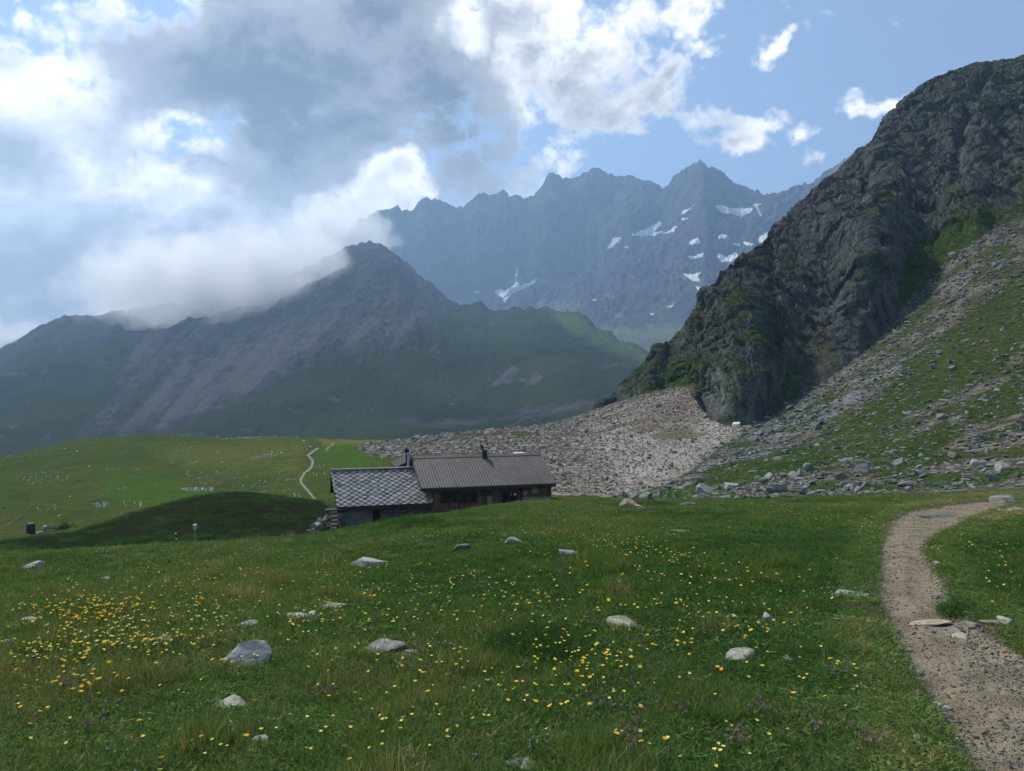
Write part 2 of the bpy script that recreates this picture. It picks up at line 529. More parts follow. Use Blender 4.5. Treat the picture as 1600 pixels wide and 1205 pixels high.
def ground(x, y):
    """height of the finished ground (bilinear on the bearing / log distance lattice)"""
    x, y = np.asarray(x, float), np.maximum(np.asarray(y, float), 0.61)
    u = U0 + F * x / y
    ci = np.clip(np.searchsorted(US, u) - 1, 0, len(US) - 2)
    cf = np.clip((u - US[ci]) / (US[ci + 1] - US[ci]), 0, 1)
    rr = np.clip((np.log(y) - LOGD[0]) / (LOGD[1] - LOGD[0]), 0, NR - 1.001)
    ri = rr.astype(int)
    rf = rr - ri
    return (TZ[ri, ci] * (1 - cf) + TZ[ri, ci + 1] * cf) * (1 - rf) + (TZ[ri + 1, ci] * (1 - cf) + TZ[ri + 1, ci + 1] * cf) * rf


def hit(u, v, dmin=2.0, Zg=None, ds=None):
    """first ground point seen along a bearing: returns x, y, z (nan where the ray leaves above the land)"""
    u, v = np.atleast_1d(np.asarray(u, float)), np.atleast_1d(np.asarray(v, float))
    Zg = TZ if Zg is None else Zg
    ds = DS_ if ds is None else ds
    ci = np.clip(np.searchsorted(US, u) - 1, 0, len(US) - 2)
    cf = np.clip((u - US[ci]) / (US[ci + 1] - US[ci]), 0, 1)
    prof = Zg[:, ci] * (1 - cf) + Zg[:, ci + 1] * cf
    vv = V0 - F * (prof - CAM_H) / ds[:, None]
    ok = (vv <= v[None, :]) & (ds[:, None] >= dmin)
    k = ok.argmax(0)
    bad = ~ok.any(0)
    k0 = np.maximum(k - 1, 0)
    i = np.arange(len(u))
    v1, v0 = vv[k, i], vv[k0, i]
    f = np.clip(np.where(np.abs(v0 - v1) > 1e-6, (v0 - v) / (v0 - v1 + 1e-9), 1), 0, 1)
    d = ds[k0] + (ds[k] - ds[k0]) * f
    d = np.where(bad, np.nan, d)
    z = CAM_H - (v - V0) / F * d
    return (u - U0) / F * d, d, z


# ----------------------------------------------------------------- ground materials
def new_mat(name):
    m = bpy.data.materials.new(name)
    m.use_nodes = True
    nb = NB(m.node_tree)
    out = nb.n('ShaderNodeOutputMaterial')
    bs = nb.n('ShaderNodeBsdfPrincipled')
    m.node_tree.links.new(bs.outputs[0], out.inputs[0])
    bs.inputs['Roughness'].default_value = 0.9
    bs.inputs['Specular IOR Level'].default_value = 0.0
    return m, nb, bs


def bump(nb, bs, h, strength, dist):
    bp = nb.n('ShaderNodeBump')
    bp.inputs['Strength'].default_value = strength
    bp.inputs['Distance'].default_value = dist
    nb.put(bp.inputs['Height'], h)
    nb.put(bs.inputs['Normal'], bp.outputs[0])


m_far = sstep(DD, 62, 85) * sstep(UU + jit * 2, 700, 600)


def land_material():
    m, nb, bs = new_mat('alpine_ground')
    P = nb.n('ShaderNodeNewGeometry').outputs['Position']
    a = nb.noise(P, 0.11, 5, 0.6)
    c = nb.noise(P, 0.9, 6, 0.65)
    f = nb.noise(P, 7.0, 5, 0.7)
    g = nb.mix(nb.ss(a, 0.38, 0.62), (0.040, 0.068, 0.018), (0.070, 0.080, 0.026))
    g = nb.mix(nb.ss(c, 0.42, 0.68), g, (0.082, 0.080, 0.034))
    g = nb.mix(nb.m('MULTIPLY', nb.ss(c, 0.50, 0.34), 0.5), g, (0.030, 0.062, 0.013))
    g = nb.mix(nb.ss(f, 0.52, 0.72), g, (0.100, 0.100, 0.048))
    g = nb.mix(nb.m('MULTIPLY', nb.ss(f, 0.46, 0.34), 0.55), g, (0.020, 0.034, 0.010))
    g = nb.mix(nb.attr('slope'), g, (0.80, 0.84, 0.78), 'MULTIPLY')
    k_ = nb.noise(P, 0.30, 7, 0.72)
    g = nb.mix(nb.m('MULTIPLY', nb.ss(k_, 0.50, 0.62), 0.75), g, (0.060, 0.048, 0.028))
    g = nb.mix(nb.m('MULTIPLY', nb.ss(k_, 0.47, 0.36), 0.6), g, (0.020, 0.042, 0.011))
    g = nb.mix(nb.m('MULTIPLY', nb.attr('lush'), nb.ss(c, 0.3, 0.62, 0.2, 0.8)), g, (0.052, 0.100, 0.022))
    g = nb.mix(nb.attr('far'), g, (0.86, 1.0, 0.72), 'MULTIPLY')
    g = nb.mix(nb.m('MULTIPLY', nb.attr('yel'), nb.ss(c, 0.3, 0.6)), g, (0.125, 0.128, 0.038))
    h = nb.mix(nb.ss(f, 0.40, 0.68), (0.014, 0.019, 0.009), (0.028, 0.027, 0.014))
    h = nb.mix(nb.ss(c, 0.52, 0.70), h, (0.036, 0.028, 0.019))
    g = nb.mix(nb.attr('heath_shade'), g, h)  # mound cover: brown growth, its colour darkened further for the cloud shadow
    # rubble between the stones
    vo = nb.vor(P, 1.5, out='Color')
    vl = nb.n('ShaderNodeSeparateColor')
    nb.put(vl.inputs[0], vo)
    vd = nb.vor(P, 1.5)
    vo2 = nb.n('ShaderNodeSeparateColor')
    nb.put(vo2.inputs[0], nb.vor(P, 4.2, out='Color'))
    st = nb.m('ADD', nb.m('MULTIPLY', vl.outputs[0], 0.5), nb.m('MULTIPLY', vo2.outputs[0], 0.5))
    r = nb.mix(nb.ss(st, 0.2, 0.8), (0.095, 0.085, 0.070), (0.310, 0.280, 0.235))
    r = nb.mix(nb.m('MULTIPLY', nb.attr('pale'), 0.55), r, (0.36, 0.335, 0.295))
    r = nb.mix(nb.m('MULTIPLY', nb.attr('red'), nb.ss(a, 0.35, 0.6)), r, (0.185, 0.148, 0.118))
    r = nb.mix(nb.attr('slope'), r, (0.62, 0.64, 0.64), 'MULTIPLY')
    sc = nb.m('ADD', nb.attr('scree'), nb.m('MULTIPLY', nb.m('SUBTRACT', f, 0.5), 0.9))
    g = nb.mix(nb.ss(sc, 0.35, 0.62), g, r)
    gv = nb.mix(nb.ss(nb.noise(P, 3.5, 6, 0.7), 0.35, 0.65), (0.105, 0.108, 0.108), (0.190, 0.192, 0.188))
    g = nb.mix(nb.ss(nb.m('ADD', nb.attr('gravel'), nb.m('MULTIPLY', nb.m('SUBTRACT', f, 0.5), 0.7)), 0.4, 0.6), g, gv)
    # trodden earth
    e1 = nb.noise(P, 55.0, 4, 0.7)
    e2 = nb.noise(P, 2.2, 5, 0.6)
    ev = nb.n('ShaderNodeSeparateColor')
    nb.put(ev.inputs[0], nb.vor(P, 85.0, out='Color'))
    e = nb.mix(nb.ss(e2, 0.35, 0.65), (0.195, 0.160, 0.106), (0.310, 0.262, 0.180))
    e = nb.mix(nb.m('MULTIPLY', nb.ss(ev.outputs[0], 0.6, 0.95), 0.5), e, (0.30, 0.28, 0.235))
    e = nb.mix(nb.m('MULTIPLY', nb.ss(e1, 0.55, 0.75), 0.6), e, (0.085, 0.070, 0.052))
    soil = nb.mix(nb.ss(e1, 0.4, 0.6), (0.070, 0.052, 0.036), (0.115, 0.088, 0.062))
    pa = nb.attr('path')
    g = nb.mix(nb.ss(pa, 0.15, 0.45), g, soil)
    g = nb.mix(nb.ss(pa, 0.55, 0.95), g, e)
    g = nb.mix(nb.attr('trail'), g, nb.mix(c, (0.21, 0.195, 0.16), (0.29, 0.265, 0.22)))
    nb.put(bs.inputs['Base Color'], g)
    hgt = nb.m('ADD', nb.m('MULTIPLY', f, 0.12), nb.m('MULTIPLY', nb.m('MULTIPLY', nb.m('SUBTRACT', 0.6, vd), nb.attr('scree')), 0.30))
    hgt = nb.m('ADD', hgt, nb.m('MULTIPLY', nb.m('MULTIPLY', nb.m('ADD', e1, e2), pa), 0.028))
    hgt = nb.m('ADD', hgt, nb.m('MULTIPLY', nb.m('MULTIPLY', ev.outputs[1], pa), 0.008))
    bump(nb, bs, hgt, 0.9, 1.0)
    return m


MAT_LAND = land_material()
TCO = np.stack([TX, TY, TZ], -1).reshape(-1, 3)
TQ = grid_quads(NR, len(US))
ATT = dict(path=m_path, trail=m_trail, scree=m_scree, pale=m_pale, red=m_red, gravel=m_gravel, heath_shade=m_heath_shade, lush=m_lush, yel=m_yel, far=m_far, slope=slope * (1 - zone(SCREE, 10, 0.6, 58, 235)))


def facemean(a):
    return a.ravel()[TQ].mean(1)


f_path, f_trail, f_d = facemean(m_path) > 0.5, facemean(m_trail) > 0.5, facemean(DD)
f_scree = (facemean(np.maximum(zone(SCREE, 4, 0.5, 58, 235), slope)) > 0.5) & (f_d > 40)
f_hill = (f_d > 44) & ~f_scree
for nm, sel in (('path', f_path), ('footpath_trail', f_trail & ~f_path), ('scree_slope', f_scree & ~f_path & ~f_trail),
                ('hillside_ground', f_hill & ~f_path & ~f_trail), ('meadow_ground', ~f_path & ~f_trail & ~f_scree & ~f_hill)):
    tag(link(nm, sub_mesh(nm, TCO, TQ, sel, ATT), MAT_LAND), kind='structure')


# ----------------------------------------------------------------- mountains: height = base line .. crest line, with gullies
def interp(lst, u):
    p = np.array(lst, float)
    return np.interp(u, p[:, 0], p[:, 1])


def rock_material(name, rock, rock2, talus, green, scale, haze_green=1.0):
    m, nb, bs = new_mat(name)
    geo = nb.n('ShaderNodeNewGeometry')
    P = geo.outputs['Position']
    a = nb.noise(P, scale * 0.25, 6, 0.6)
    c = nb.noise(nb.v('MULTIPLY', P, (1, 1, 0.35)), scale, 8, 0.68)
    f = nb.noise(P, scale * 6, 6, 0.7)
    col = nb.mix(nb.ss(c, 0.32, 0.66), rock, rock2)
    tal = nb.m('ADD', nb.attr('talus'), nb.m('MULTIPLY', nb.m('SUBTRACT', c, 0.5), 0.5))
    col = nb.mix(nb.ss(tal, 0.35, 0.65), col, nb.mix(f, tuple(x * 0.7 for x in talus), tuple(x * 1.25 for x in talus)))
    gr = nb.m('ADD', nb.attr('green'), nb.m('MULTIPLY', nb.m('SUBTRACT', nb.m('MULTIPLY_ADD', f, 0.5, nb.m('MULTIPLY', a, 0.5)), 0.5), 1.1))
    col = nb.mix(nb.ss(gr, 0.36, 0.62), col, nb.mix(nb.ss(a, 0.35, 0.65), green, tuple(x * 1.5 for x in green)))
    nb.put(bs.inputs['Base Color'], col)
    bump(nb, bs, nb.m('ADD', nb.m('MULTIPLY', c, 0.6), nb.m('MULTIPLY', f, 0.25)), 0.9, 2.2 / scale * 0.5)
    return m


def mountain(name, mat, crest, dc, d0, z0, power, us, nt, amps, back=(0.35, 0.75), gul=1.0, masks=None, seed=0.0, teeth=0.0, low=None, smooth=((-9e3, 9e3), (1, 1))):
    us = np.asarray(us, float)
    vc, dcu, d0u = interp(crest, us), interp(dc, us), interp(d0, us)
    z0u = interp(z0, us)
    t = np.concatenate([np.linspace(0, 1, nt) ** 0.85, 1 + np.linspace(0, back[0], 26)[1:] ** 1.3])
    T, U = np.meshgrid(t, us, indexing='ij')
    zc = CAM_H + (V0 - vc) / F * dcu
    ur = np.arange(us.min() - 400, us.max() + 400, 2.0)
    ker = np.exp(-(np.arange(-75, 76) / 34.0) ** 2)
    zr_ = CAM_H + (V0 - interp(crest, ur)) / F * interp(dc, ur)
    zc_s = np.interp(us, ur, np.convolve(np.pad(zr_, 75, mode='edge'), ker / ker.sum(), 'valid'))
    d = d0u + (dcu - d0u) * T
    tt = np.clip(T, 0, 1)
    if low:
        tw, fr = interp(low[0], us), interp(low[1], us)
        wl = sstep(tt, tw - .12, 1.0)
        g_ = np.where(tt < tw, fr * (tt / tw) ** 1.25, fr + (1 - fr) * ((tt - tw) / (1 - tw)) ** 0.9)
    else:
        g_ = tt ** power
    z = z0u + (zc_s + (zc - zc_s) * sstep(T, 0.5, 1.0) - z0u) * g_ - np.clip(T - 1, 0, None) * (dcu - d0u) * back[1]
    x = (U - U0) / F * d
    env = sstep(tt, 0.02, 0.6) * np.interp(U, *smooth) * (1 - 0.55 * sstep(T, 0.9, 1.0) * (T <= 1.3))
    dz = 0
    L = amps[0][1]
    side = (U / F) * dcu.mean()
    wob = 0.35 * L * fbm(x / L * 0.7, d / L * 0.7, seed + 9, 3)
    for amp, size, rid in amps:
        n = fbm((side + wob) / size, d / size * (0.75 if rid else 0.9), seed + size * 0.01 + z / size * 0.15, 4, 0.55, ridged=rid)
        dz = dz + amp * n * (gul if rid else 1)
    z = z + dz * env
    if teeth:
        k = fbm(side / (L * 0.11), seed + 3.0, 1.0 + d / L * 0.4, 5, 0.65)
        z = z + teeth * np.clip(k + 0.12, -0.2, 1) * np.exp(-((T - 1) / 0.05) ** 2)
    ang = ((z - CAM_H) / d).max(0)
    err = ang - (zc - CAM_H) / dcu
    kk = np.exp(-(np.arange(-40, 41) / 16.0) ** 2)
    err = np.convolve(np.pad(err, 40, mode='edge'), kk / kk.sum(), 'valid')
    z = z - err * d * sstep(T, 0.4, 0.93)
    at = masks(U, T, x, d, z, V0 - F * (z - CAM_H) / d) if masks else {}
    nr, nc = T.shape
    me = mesh_np(name, np.stack([x, d, z], -1).reshape(-1, 3), grid_quads(nr, nc), True, at)
    o = link(name, me, mat)
    tag(o, kind='structure')
    return o, x, d, z


# far ridge
FAR = [(-900, 560), (-300, 540), (300, 520), (430, 480), (500, 415), (530, 378), (560, 346), (590, 330), (605, 326), (640, 327), (665, 309), (680, 309), (705, 322), (722, 322), (750, 305), (790, 298), (808, 307), (825, 312), (845, 290),
       (862, 272), (880, 278), (900, 275), (922, 263), (960, 272), (1000, 278), (1020, 285), (1035, 296), (1047, 284), (1065, 264), (1095, 251), (1120, 263), (1150, 285), (1185, 305), (1200, 307), (1230, 303), (1260, 288),
       (1300, 262), (1350, 228), (1420, 190), (1700, 120), (2200, 150)]


def far_masks(U, T, x, d, z, v):
    n = fbm((U - v * .7) / 34.0, v / 22.0, 3.0, 5, 0.6)
    tal = sstep(n, 0.0, 0.4) * sstep(T, 0.15, 0.3) * (1 - sstep(T, 0.55, 0.85)) * 0.7
    tal = np.maximum(tal, 0.7 * sstep(in_poly(U, v, [(790, 485), (850, 460), (930, 470), (900, 500), (820, 500)]), -10, 15))
    gr = np.maximum((1 - sstep(T, 0.06, 0.26)) * 0.9, 0.85 * sstep(v + n * 20, 490, 528))
    gr = np.maximum(gr, sstep(in_poly(U, v + n * 8, [(820, 485), (940, 505), (1000, 515), (1090, 500), (1120, 600), (900, 600)]), -6, 18))
    return dict(talus=tal, green=gr)


MAT_FAR = rock_material('far_rock', (0.055, 0.058, 0.062), (0.120, 0.118, 0.115), (0.20, 0.185, 0.17), (0.115, 0.135, 0.070), 0.018)
_, FX, FY, FZ = mountain('far_mountain_ridge', MAT_FAR, FAR, [(-900, 3600), (800, 3550), (1030, 3480), (1100, 3080), (1190, 3260), (1260, 3200), (1500, 2900), (2200, 2900)], [(-900, 1750), (2200, 1750)], [(-900, -40), (700, -30), (1000, 60), (1300, 90), (2200, 90)],
                         1.55, np.concatenate([np.linspace(-900, 430, 90, endpoint=False), np.arange(430, 1420, 1.4), np.linspace(1425, 2200, 50)]), 330,
                         [(90, 520, True), (52, 190, True), (26, 70, True), (13, 26, True)], masks=far_masks, low=([(-900, .80), (600, .80), (930, .76), (1035, .66), (1300, .60), (2200, .6)], [(-900, .30), (600, .30), (930, .36), (1035, .50), (1100, .50), (1200, .62), (2200, .6)]), seed=2.0, teeth=44)

# middle mountain with its peak, and the green spur running from it
MID = [(-1200, 640), (-600, 600), (-200, 568), (0, 545), (60, 509), (100, 494), (115, 490), (128, 494), (165, 491), (178, 484), (187, 482), (196, 490), (202, 484), (235, 478), (300, 470), (400, 440), (470, 422), (486, 417), (497, 411), (508, 401), (520, 396),
       (540, 386), (556, 381), (575, 378), (590, 379), (604, 386), (625, 402), (650, 424), (675, 445), (700, 464), (720, 479), (732, 476), (742, 470), (752, 473), (764, 484), (790, 483), (820, 481), (850, 480), (880, 486), (905, 489),
       (925, 504), (960, 525), (1000, 543), (1050, 566), (1100, 590), (1200, 640), (1500, 700), (2000, 720)]


def mid_masks(U, T, x, d, z, v):
    n = fbm((U + (v - 480) * 0.9) / 42.0, v / 260.0, 5.0, 5, 0.62)
    n2 = fbm(U / 60.0, v / 40.0, 2.0, 4)
    band = sstep(in_poly(U + n2 * 26, v + n2 * 16, [(200, 500), (480, 440), (575, 400), (660, 455), (720, 500), (640, 545), (520, 560), (440, 600), (330, 660), (180, 700), (60, 690), (170, 610)]), -30, 40)
    tal = band * (0.52 + 0.8 * n)
    tal = np.maximum(tal, (0.5 + 0.6 * n) * sstep(in_poly(U + n2 * 24, v + n2 * 16, [(745, 610), (790, 572), (815, 562), (845, 576), (866, 600), (800, 606)]), -9, 10))
    tal = np.maximum(tal, (0.35 + 0.4 * n) * sstep(in_poly(U + n2 * 18, v + n2 * 12, [(625, 574), (660, 560), (690, 566), (665, 580)]), -4, 7))
    tal = np.maximum(tal, 0.55 * sstep(in_poly(U + n2 * 20, v + n2 * 9, [(600, 665), (640, 650), (760, 648), (900, 620), (960, 618), (930, 640), (820, 655), (700, 672)]), -6, 12))
    ln = np.full(U.shape, 1e9)
    pts = [(745, 678), (800, 665), (818, 655), (826, 652), (840, 658), (850, 664)]
    for (x1, y1), (x2, y2) in zip(pts[:-1], pts[1:]):
        ex, ey = x2 - x1, y2 - y1
        tq = np.clip(((U - x1) * ex + (v - y1) * ey) / (ex * ex + ey * ey), 0, 1)
        ln = np.minimum(ln, np.hypot(U - x1 - tq * ex, (v - y1 - tq * ey) * 1.5))
    tal = np.maximum(tal, 0.5 * (1 - sstep(ln, 0.5, 1.8)))
    tal = np.maximum(tal, 0.5 * sstep(fbm(U / 55.0 + v / 90, v / 16.0, 15.0, 5, .62), 0.08, 0.4))
    crag = sstep(v, 0, 1) * (sstep(in_poly(U + n2 * 12, v, [(90, 480), (240, 470), (230, 520), (80, 560)]), -10, 10))
    gr = 0.75 * (1 - sstep(tal, 0.15, 0.5)) * sstep(T, 0.0, 0.03) * (1 - 0.85 * sstep(T, 0.62, 0.95) * (U < 715)) * (1 - 0.5 * crag)
    gr = np.maximum(gr, 1.0 * sstep(in_poly(U, v, [(720, 480), (760, 475), (900, 480), (1010, 545), (1000, 620), (700, 640), (600, 560)]), -20, 20) * (1 - sstep(tal, 0.3, 0.6)))
    lit = sstep(in_poly(U + n2 * 18, v + n2 * 8, [(855, 484), (905, 488), (930, 506), (1005, 545), (1060, 570), (1000, 566), (930, 540), (880, 515)]), -8, 12)  # sunlit patch on the spur, put into its green
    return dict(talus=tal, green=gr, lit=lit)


MAT_MID = rock_material('mid_rock', (0.040, 0.042, 0.042), (0.085, 0.084, 0.080), (0.128, 0.123, 0.116), (0.034, 0.048, 0.019), 0.035)
_t = MAT_MID.node_tree
_b = NB.__new__(NB)
_b.t = _t
_bs = next(n for n in _t.nodes if n.type == 'BSDF_PRINCIPLED')
_src = _bs.inputs['Base Color'].links[0].from_socket
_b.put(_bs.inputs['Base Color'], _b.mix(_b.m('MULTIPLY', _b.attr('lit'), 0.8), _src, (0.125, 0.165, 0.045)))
_, MX, MY, MZ = mountain('mountain_with_spur', MAT_MID, MID, [(-1200, 1500), (0, 1650), (300, 1750), (575, 1780), (850, 1440), (1000, 1250), (1300, 900), (2000, 900)], [(-1200, 318), (2000, 318)],
                         [(-1200, -78), (600, -74), (900, -60), (1100, -50), (2000, -50)], 1.45,
                         np.concatenate([np.linspace(-1200, -40, 80, endpoint=False), np.arange(-40, 1110, 1.4), np.linspace(1112, 2000, 50)]), 420,
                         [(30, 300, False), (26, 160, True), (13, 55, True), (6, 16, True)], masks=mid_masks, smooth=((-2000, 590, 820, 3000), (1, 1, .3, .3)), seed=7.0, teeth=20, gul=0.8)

# the crag on the right
CRAG_TOP = [(930, 640), (960, 622), (972, 606), (985, 592), (1000, 579), (1018, 562), (1030, 547), (1045, 540), (1060, 519), (1075, 505), (1090, 480), (1110, 459), (1150, 420), (1175, 396), (1200, 375), (1225, 345), (1250, 320), (1290, 281), (1320, 258),
            (1345, 243), (1364, 234), (1369, 217), (1376, 198), (1388, 180), (1400, 170), (1425, 150), (1440, 140), (1470, 120), (1492, 109), (1515, 105), (1540, 100), (1570, 95), (1600, 88), (1700, 70), (2000, 20), (2500, -60)]
CRAG_FOOT = [(930, 642), (960, 630), (1000, 618), (1050, 606), (1090, 606), (1100, 652), (1125, 664), (1150, 667), (1178, 662), (1200, 650), (1230, 630), (1260, 612), (1300, 588), (1350, 552), (1400, 502), (1440, 452), (1470, 425), (1500, 395), (1560, 352), (1600, 336), (1700, 290), (2000, 150), (2500, -40)]


def crag_material():
    m, nb, bs = new_mat('crag_rock')
    geo = nb.n('ShaderNodeNewGeometry')
    P = geo.outputs['Position']
    Q = nb.v('MULTIPLY', P, (1, 1, 0.45))
    a = nb.noise(P, 0.05, 5, 0.6)
    c = nb.noise(Q, 0.35, 9, 0.70, 0.6)
    f = nb.noise(P, 2.2, 7, 0.72)
    cr = nb.vor(nb.v('ADD', Q, nb.v('SCALE', nb.noise(P, 0.5, 4, 0.6, color=True), scale=2.2)), 0.55, feature='DISTANCE_TO_EDGE')
    col = nb.mix(nb.ss(c, 0.30, 0.68), (0.030, 0.033, 0.034), (0.160, 0.163, 0.154))
    col = nb.mix(nb.m('MULTIPLY', nb.ss(f, 0.50, 0.75), 0.6), col, (0.185, 0.180, 0.168))
    col = nb.mix(nb.m('MULTIPLY', nb.ss(a, 0.56, 0.70), 0.5), col, (0.100, 0.078, 0.056))
    col = nb.mix(nb.m('MULTIPLY', nb.attr('ochre'), 0.6), col, (0.13, 0.092, 0.055))
    col = nb.mix(nb.m('MULTIPLY', nb.attr('wash'), nb.ss(c, 0.3, 0.6)), col, (0.225, 0.235, 0.200))
    g = nb.m('ADD', nb.attr('green'), nb.m('MULTIPLY', nb.m('SUBTRACT', f, 0.5), 1.0))
    col = nb.mix(nb.ss(g, 0.42, 0.64), col, nb.mix(nb.ss(nb.noise(P, 0.6, 5, 0.65), 0.35, 0.65), (0.036, 0.066, 0.016), (0.090, 0.112, 0.034)))
    nb.put(bs.inputs['Base Color'], col)
    h = nb.m('ADD', nb.m('MULTIPLY', c, 1.6), nb.m('MULTIPLY', f, 0.35))
    h = nb.m('ADD', h, nb.m('MULTIPLY', nb.ss(cr, 0.0, 0.10), 0.35))
    bump(nb, bs, h, 1.0, 1.4)
    return m


def build_crag():
    us = np.concatenate([np.arange(930, 1640, 0.72), np.linspace(1642, 2500, 110)])
    nt = 620
    t = np.concatenate([np.linspace(-0.06, 0, 14, endpoint=False), np.linspace(0, 1, nt), 1 + np.linspace(0, 0.5, 30)[1:] ** 1.4])
    T, U = np.meshgrid(t, us, indexing='ij')
    vt, vf = interp(CRAG_TOP, us), interp(CRAG_FOOT, us)
    xf, df, zf = hit(us, vf, 60)
    df = np.where(np.isnan(df), 200, df)
    df = np.minimum(df, 205)
    k = np.ones(31) / 31
    df = np.convolve(np.pad(df, 15, mode='edge'), k, 'valid')
    zf = CAM_H - (vf - V0) / F * df
    dtp = df + np.interp(us, [930, 960, 1100, 1250, 1370, 1440, 1600, 2500], [10, 14, 60, 92, 110, 105, 115, 120])
    zt = CAM_H - (vt - V0) / F * dtp
    tc = np.clip(T, 0, 1)
    pw = np.interp(us, [930, 1090, 1130, 1300, 1450, 2500], [1.0, 1.0, 0.95, 0.88, 1.0, 1.0])
    d = df + (dtp - df) * np.where(T < 0, 0.2 * T, T)
    z = zf + (zt - zf) * tc ** pw + np.minimum(T, 0) * 70 - np.clip(T - 1, 0, None) * (dtp - df) * 0.9
    x = (U - U0) / F * d
    co = np.stack([x, d, z], -1)
    # directions on the face: across and along the fall line
    gu = np.gradient(co, axis=1)
    gt = np.gradient(co, axis=0)
    nr = np.cross(gu, gt)
    nr /= np.linalg.norm(nr, axis=-1, keepdims=True) + 1e-9
    nr *= np.sign((nr * (np.array([0, 0, CAM_H]) - co)).sum(-1, keepdims=True))
    kk = np.ones(9) / 9
    arc = x * 0.80 - d * 0.25 + z * 0.30          # across the ribs, which lean up to the right
    al = z * 0.85 + x * 0.35
    wv = fbm(x / 22, d / 22, z / 22, 3) * 7
    amp = sstep(T, -0.01, 0.16) * (1 - 0.62 * sstep(T, 0.90, 1.0)) * np.interp(U, [930, 1000, 1100, 1500, 1700], [0.25, 0.5, 1.0, 0.9, 0.8])
    disp = 5.2 * fbm((arc + wv) / 26, al / 70, 1.0, 3, 0.5, ridged=True)
    disp += 2.7 * fbm((arc + wv) / 9.5, al / 30, 4.0, 4, 0.55, ridged=True)
    disp += 1.7 * fbm((arc + wv * .6) / 3.6, al / 11, 7.0, 4, 0.6, ridged=True)
    disp += 0.6 * fbm(x / 1.5, d / 1.5, z / 1.9, 4, 0.6, ridged=True)
    d1_, v1_ = worley((arc + wv * .5) / 5.5, al / 10.5, (d + z * .2) / 9.0, 3)
    d2_, v2_ = worley((arc + wv * .3) / 2.1, al / 3.6, (d + z * .2) / 3.2, 9)
    disp += 2.6 * (v1_ - .5) - 0.9 * d1_ + 1.0 * (v2_ - .5) - 0.4 * d2_
    # ledges
    led = (z + 0.35 * x + 2.4 * fbm(x / 9, d / 9, z / 9, 3)) / 5.5
    disp += 0.75 * (np.abs(led - np.floor(led) - 0.5) * 2 - 0.5)
    # the overhanging bays at the foot and the gully on the upper right
    bay = np.exp(-((U - 1290 + (T - .2) * 60) / 38) ** 2 - ((T - 0.25) / 0.16) ** 2)
    disp -= 6 * bay
    gly = np.exp(-((U - (1545 - (1 - T) * 75) + 22 * fbm(T * 5, U / 200, 2.0, 3)) / 11) ** 2) * sstep(T, 0.25, 0.45) * (1 - sstep(T, 0.9, 1.0))
    disp -= 4.5 * gly * (0.6 + 0.8 * fbm(z / 9, x / 30, 3.0, 3))
    but = np.exp(-((U - 1360) / 45) ** 2 - ((T - 0.30) / 0.22) ** 2)
    disp += 5 * but
    hol = np.exp(-((U - 1450 + (T - .3) * 40) / 40) ** 2 - ((T - 0.22) / 0.2) ** 2)
    disp -= 4 * hol
    disp = disp - 2.6
    co = co + nr * (disp * amp)[..., None]
    x, d, z = co[..., 0], co[..., 1], co[..., 2]
    # where turf can hold: flatter than the rest, away from the steepest ribs
    g2 = np.cross(np.gradient(co, axis=1), np.gradient(co, axis=0))
    nz = np.abs(g2[..., 2]) / (np.linalg.norm(g2, axis=-1) + 1e-9)
    v = V0 - F * (z - CAM_H) / d
    n = fbm(arc / 14, al / 40, 11.0, 5, 0.6)
    gm = sstep(n + 1.1 * (nz - 0.55), -0.02, 0.38) * 0.88
    gm = np.maximum(gm, 0.85 * sstep(in_poly(U + n * 30, v + n * 20, [(1380, 470), (1420, 380), (1500, 330), (1560, 330), (1600, 300), (1640, 330), (1560, 360), (1500, 400), (1440, 460), (1400, 500)]), -10, 18) * sstep(n, -0.5, 0.1))
    gm = np.maximum(gm, 0.8 * sstep(in_poly(U + n * 20, v + n * 14, [(1010, 600), (1060, 560), (1110, 545), (1130, 570), (1085, 605), (1030, 620)]), -8, 12))
    gm = np.maximum(gm, 0.7 * sstep(in_poly(U + n * 26, v + n * 14, [(1180, 450), (1330, 300), (1430, 180), (1470, 190), (1400, 330), (1300, 440), (1420, 330), (1330, 480), (1240, 530), (1300, 400)]), -14, 16) * sstep(n, -0.35, 0.2))
    och = np.maximum(np.exp(-((U - 1255) / 14) ** 2 - ((v - 505) / 30) ** 2), 0.8 * np.exp(-((U - 1290) / 12) ** 2 - ((v - 560) / 30) ** 2))
    wash = sstep(in_poly(U + n * 20, v + n * 14, [(1150, 665), (1165, 580), (1200, 560), (1220, 600), (1200, 650), (1170, 668), (1100, 640), (1110, 590), (1140, 560)]), -8, 14) * 0.8
    me = mesh_np('crag_cliff', co.reshape(-1, 3), grid_quads(*T.shape), True, dict(green=gm, ochre=och, wash=wash))
    return tag(link('crag_cliff', me, crag_material()), kind='structure')


build_crag()

# haze: the air between here and the far ridge
me = bpy.data.meshes.new('haze')
bm = bmesh.new()
bmesh.ops.create_cube(bm, size=1.0)
bm.to_mesh(me)
bm.free()
hz = link('haze', me)
hz.scale = (9000, 5400, 1230)
hz.location = (0, 2300, 1230 / 2 - 130)
tag(hz, kind='stuff')
hm = bpy.data.materials.new('haze_air')
hm.use_nodes = True
nb = NB(hm.node_tree)
vo = nb.n('ShaderNodeVolumePrincipled')
vo.inputs['Color'].default_value = (0.34, 0.53, 0.80, 1)
vo.inputs['Density'].default_value = 0.00021
vo.inputs['Anisotropy'].default_value = 0.35
out = nb.n('ShaderNodeOutputMaterial')
hm.node_tree.links.new(vo.outputs[0], out.inputs['Volume'])
me.materials.append(hm)


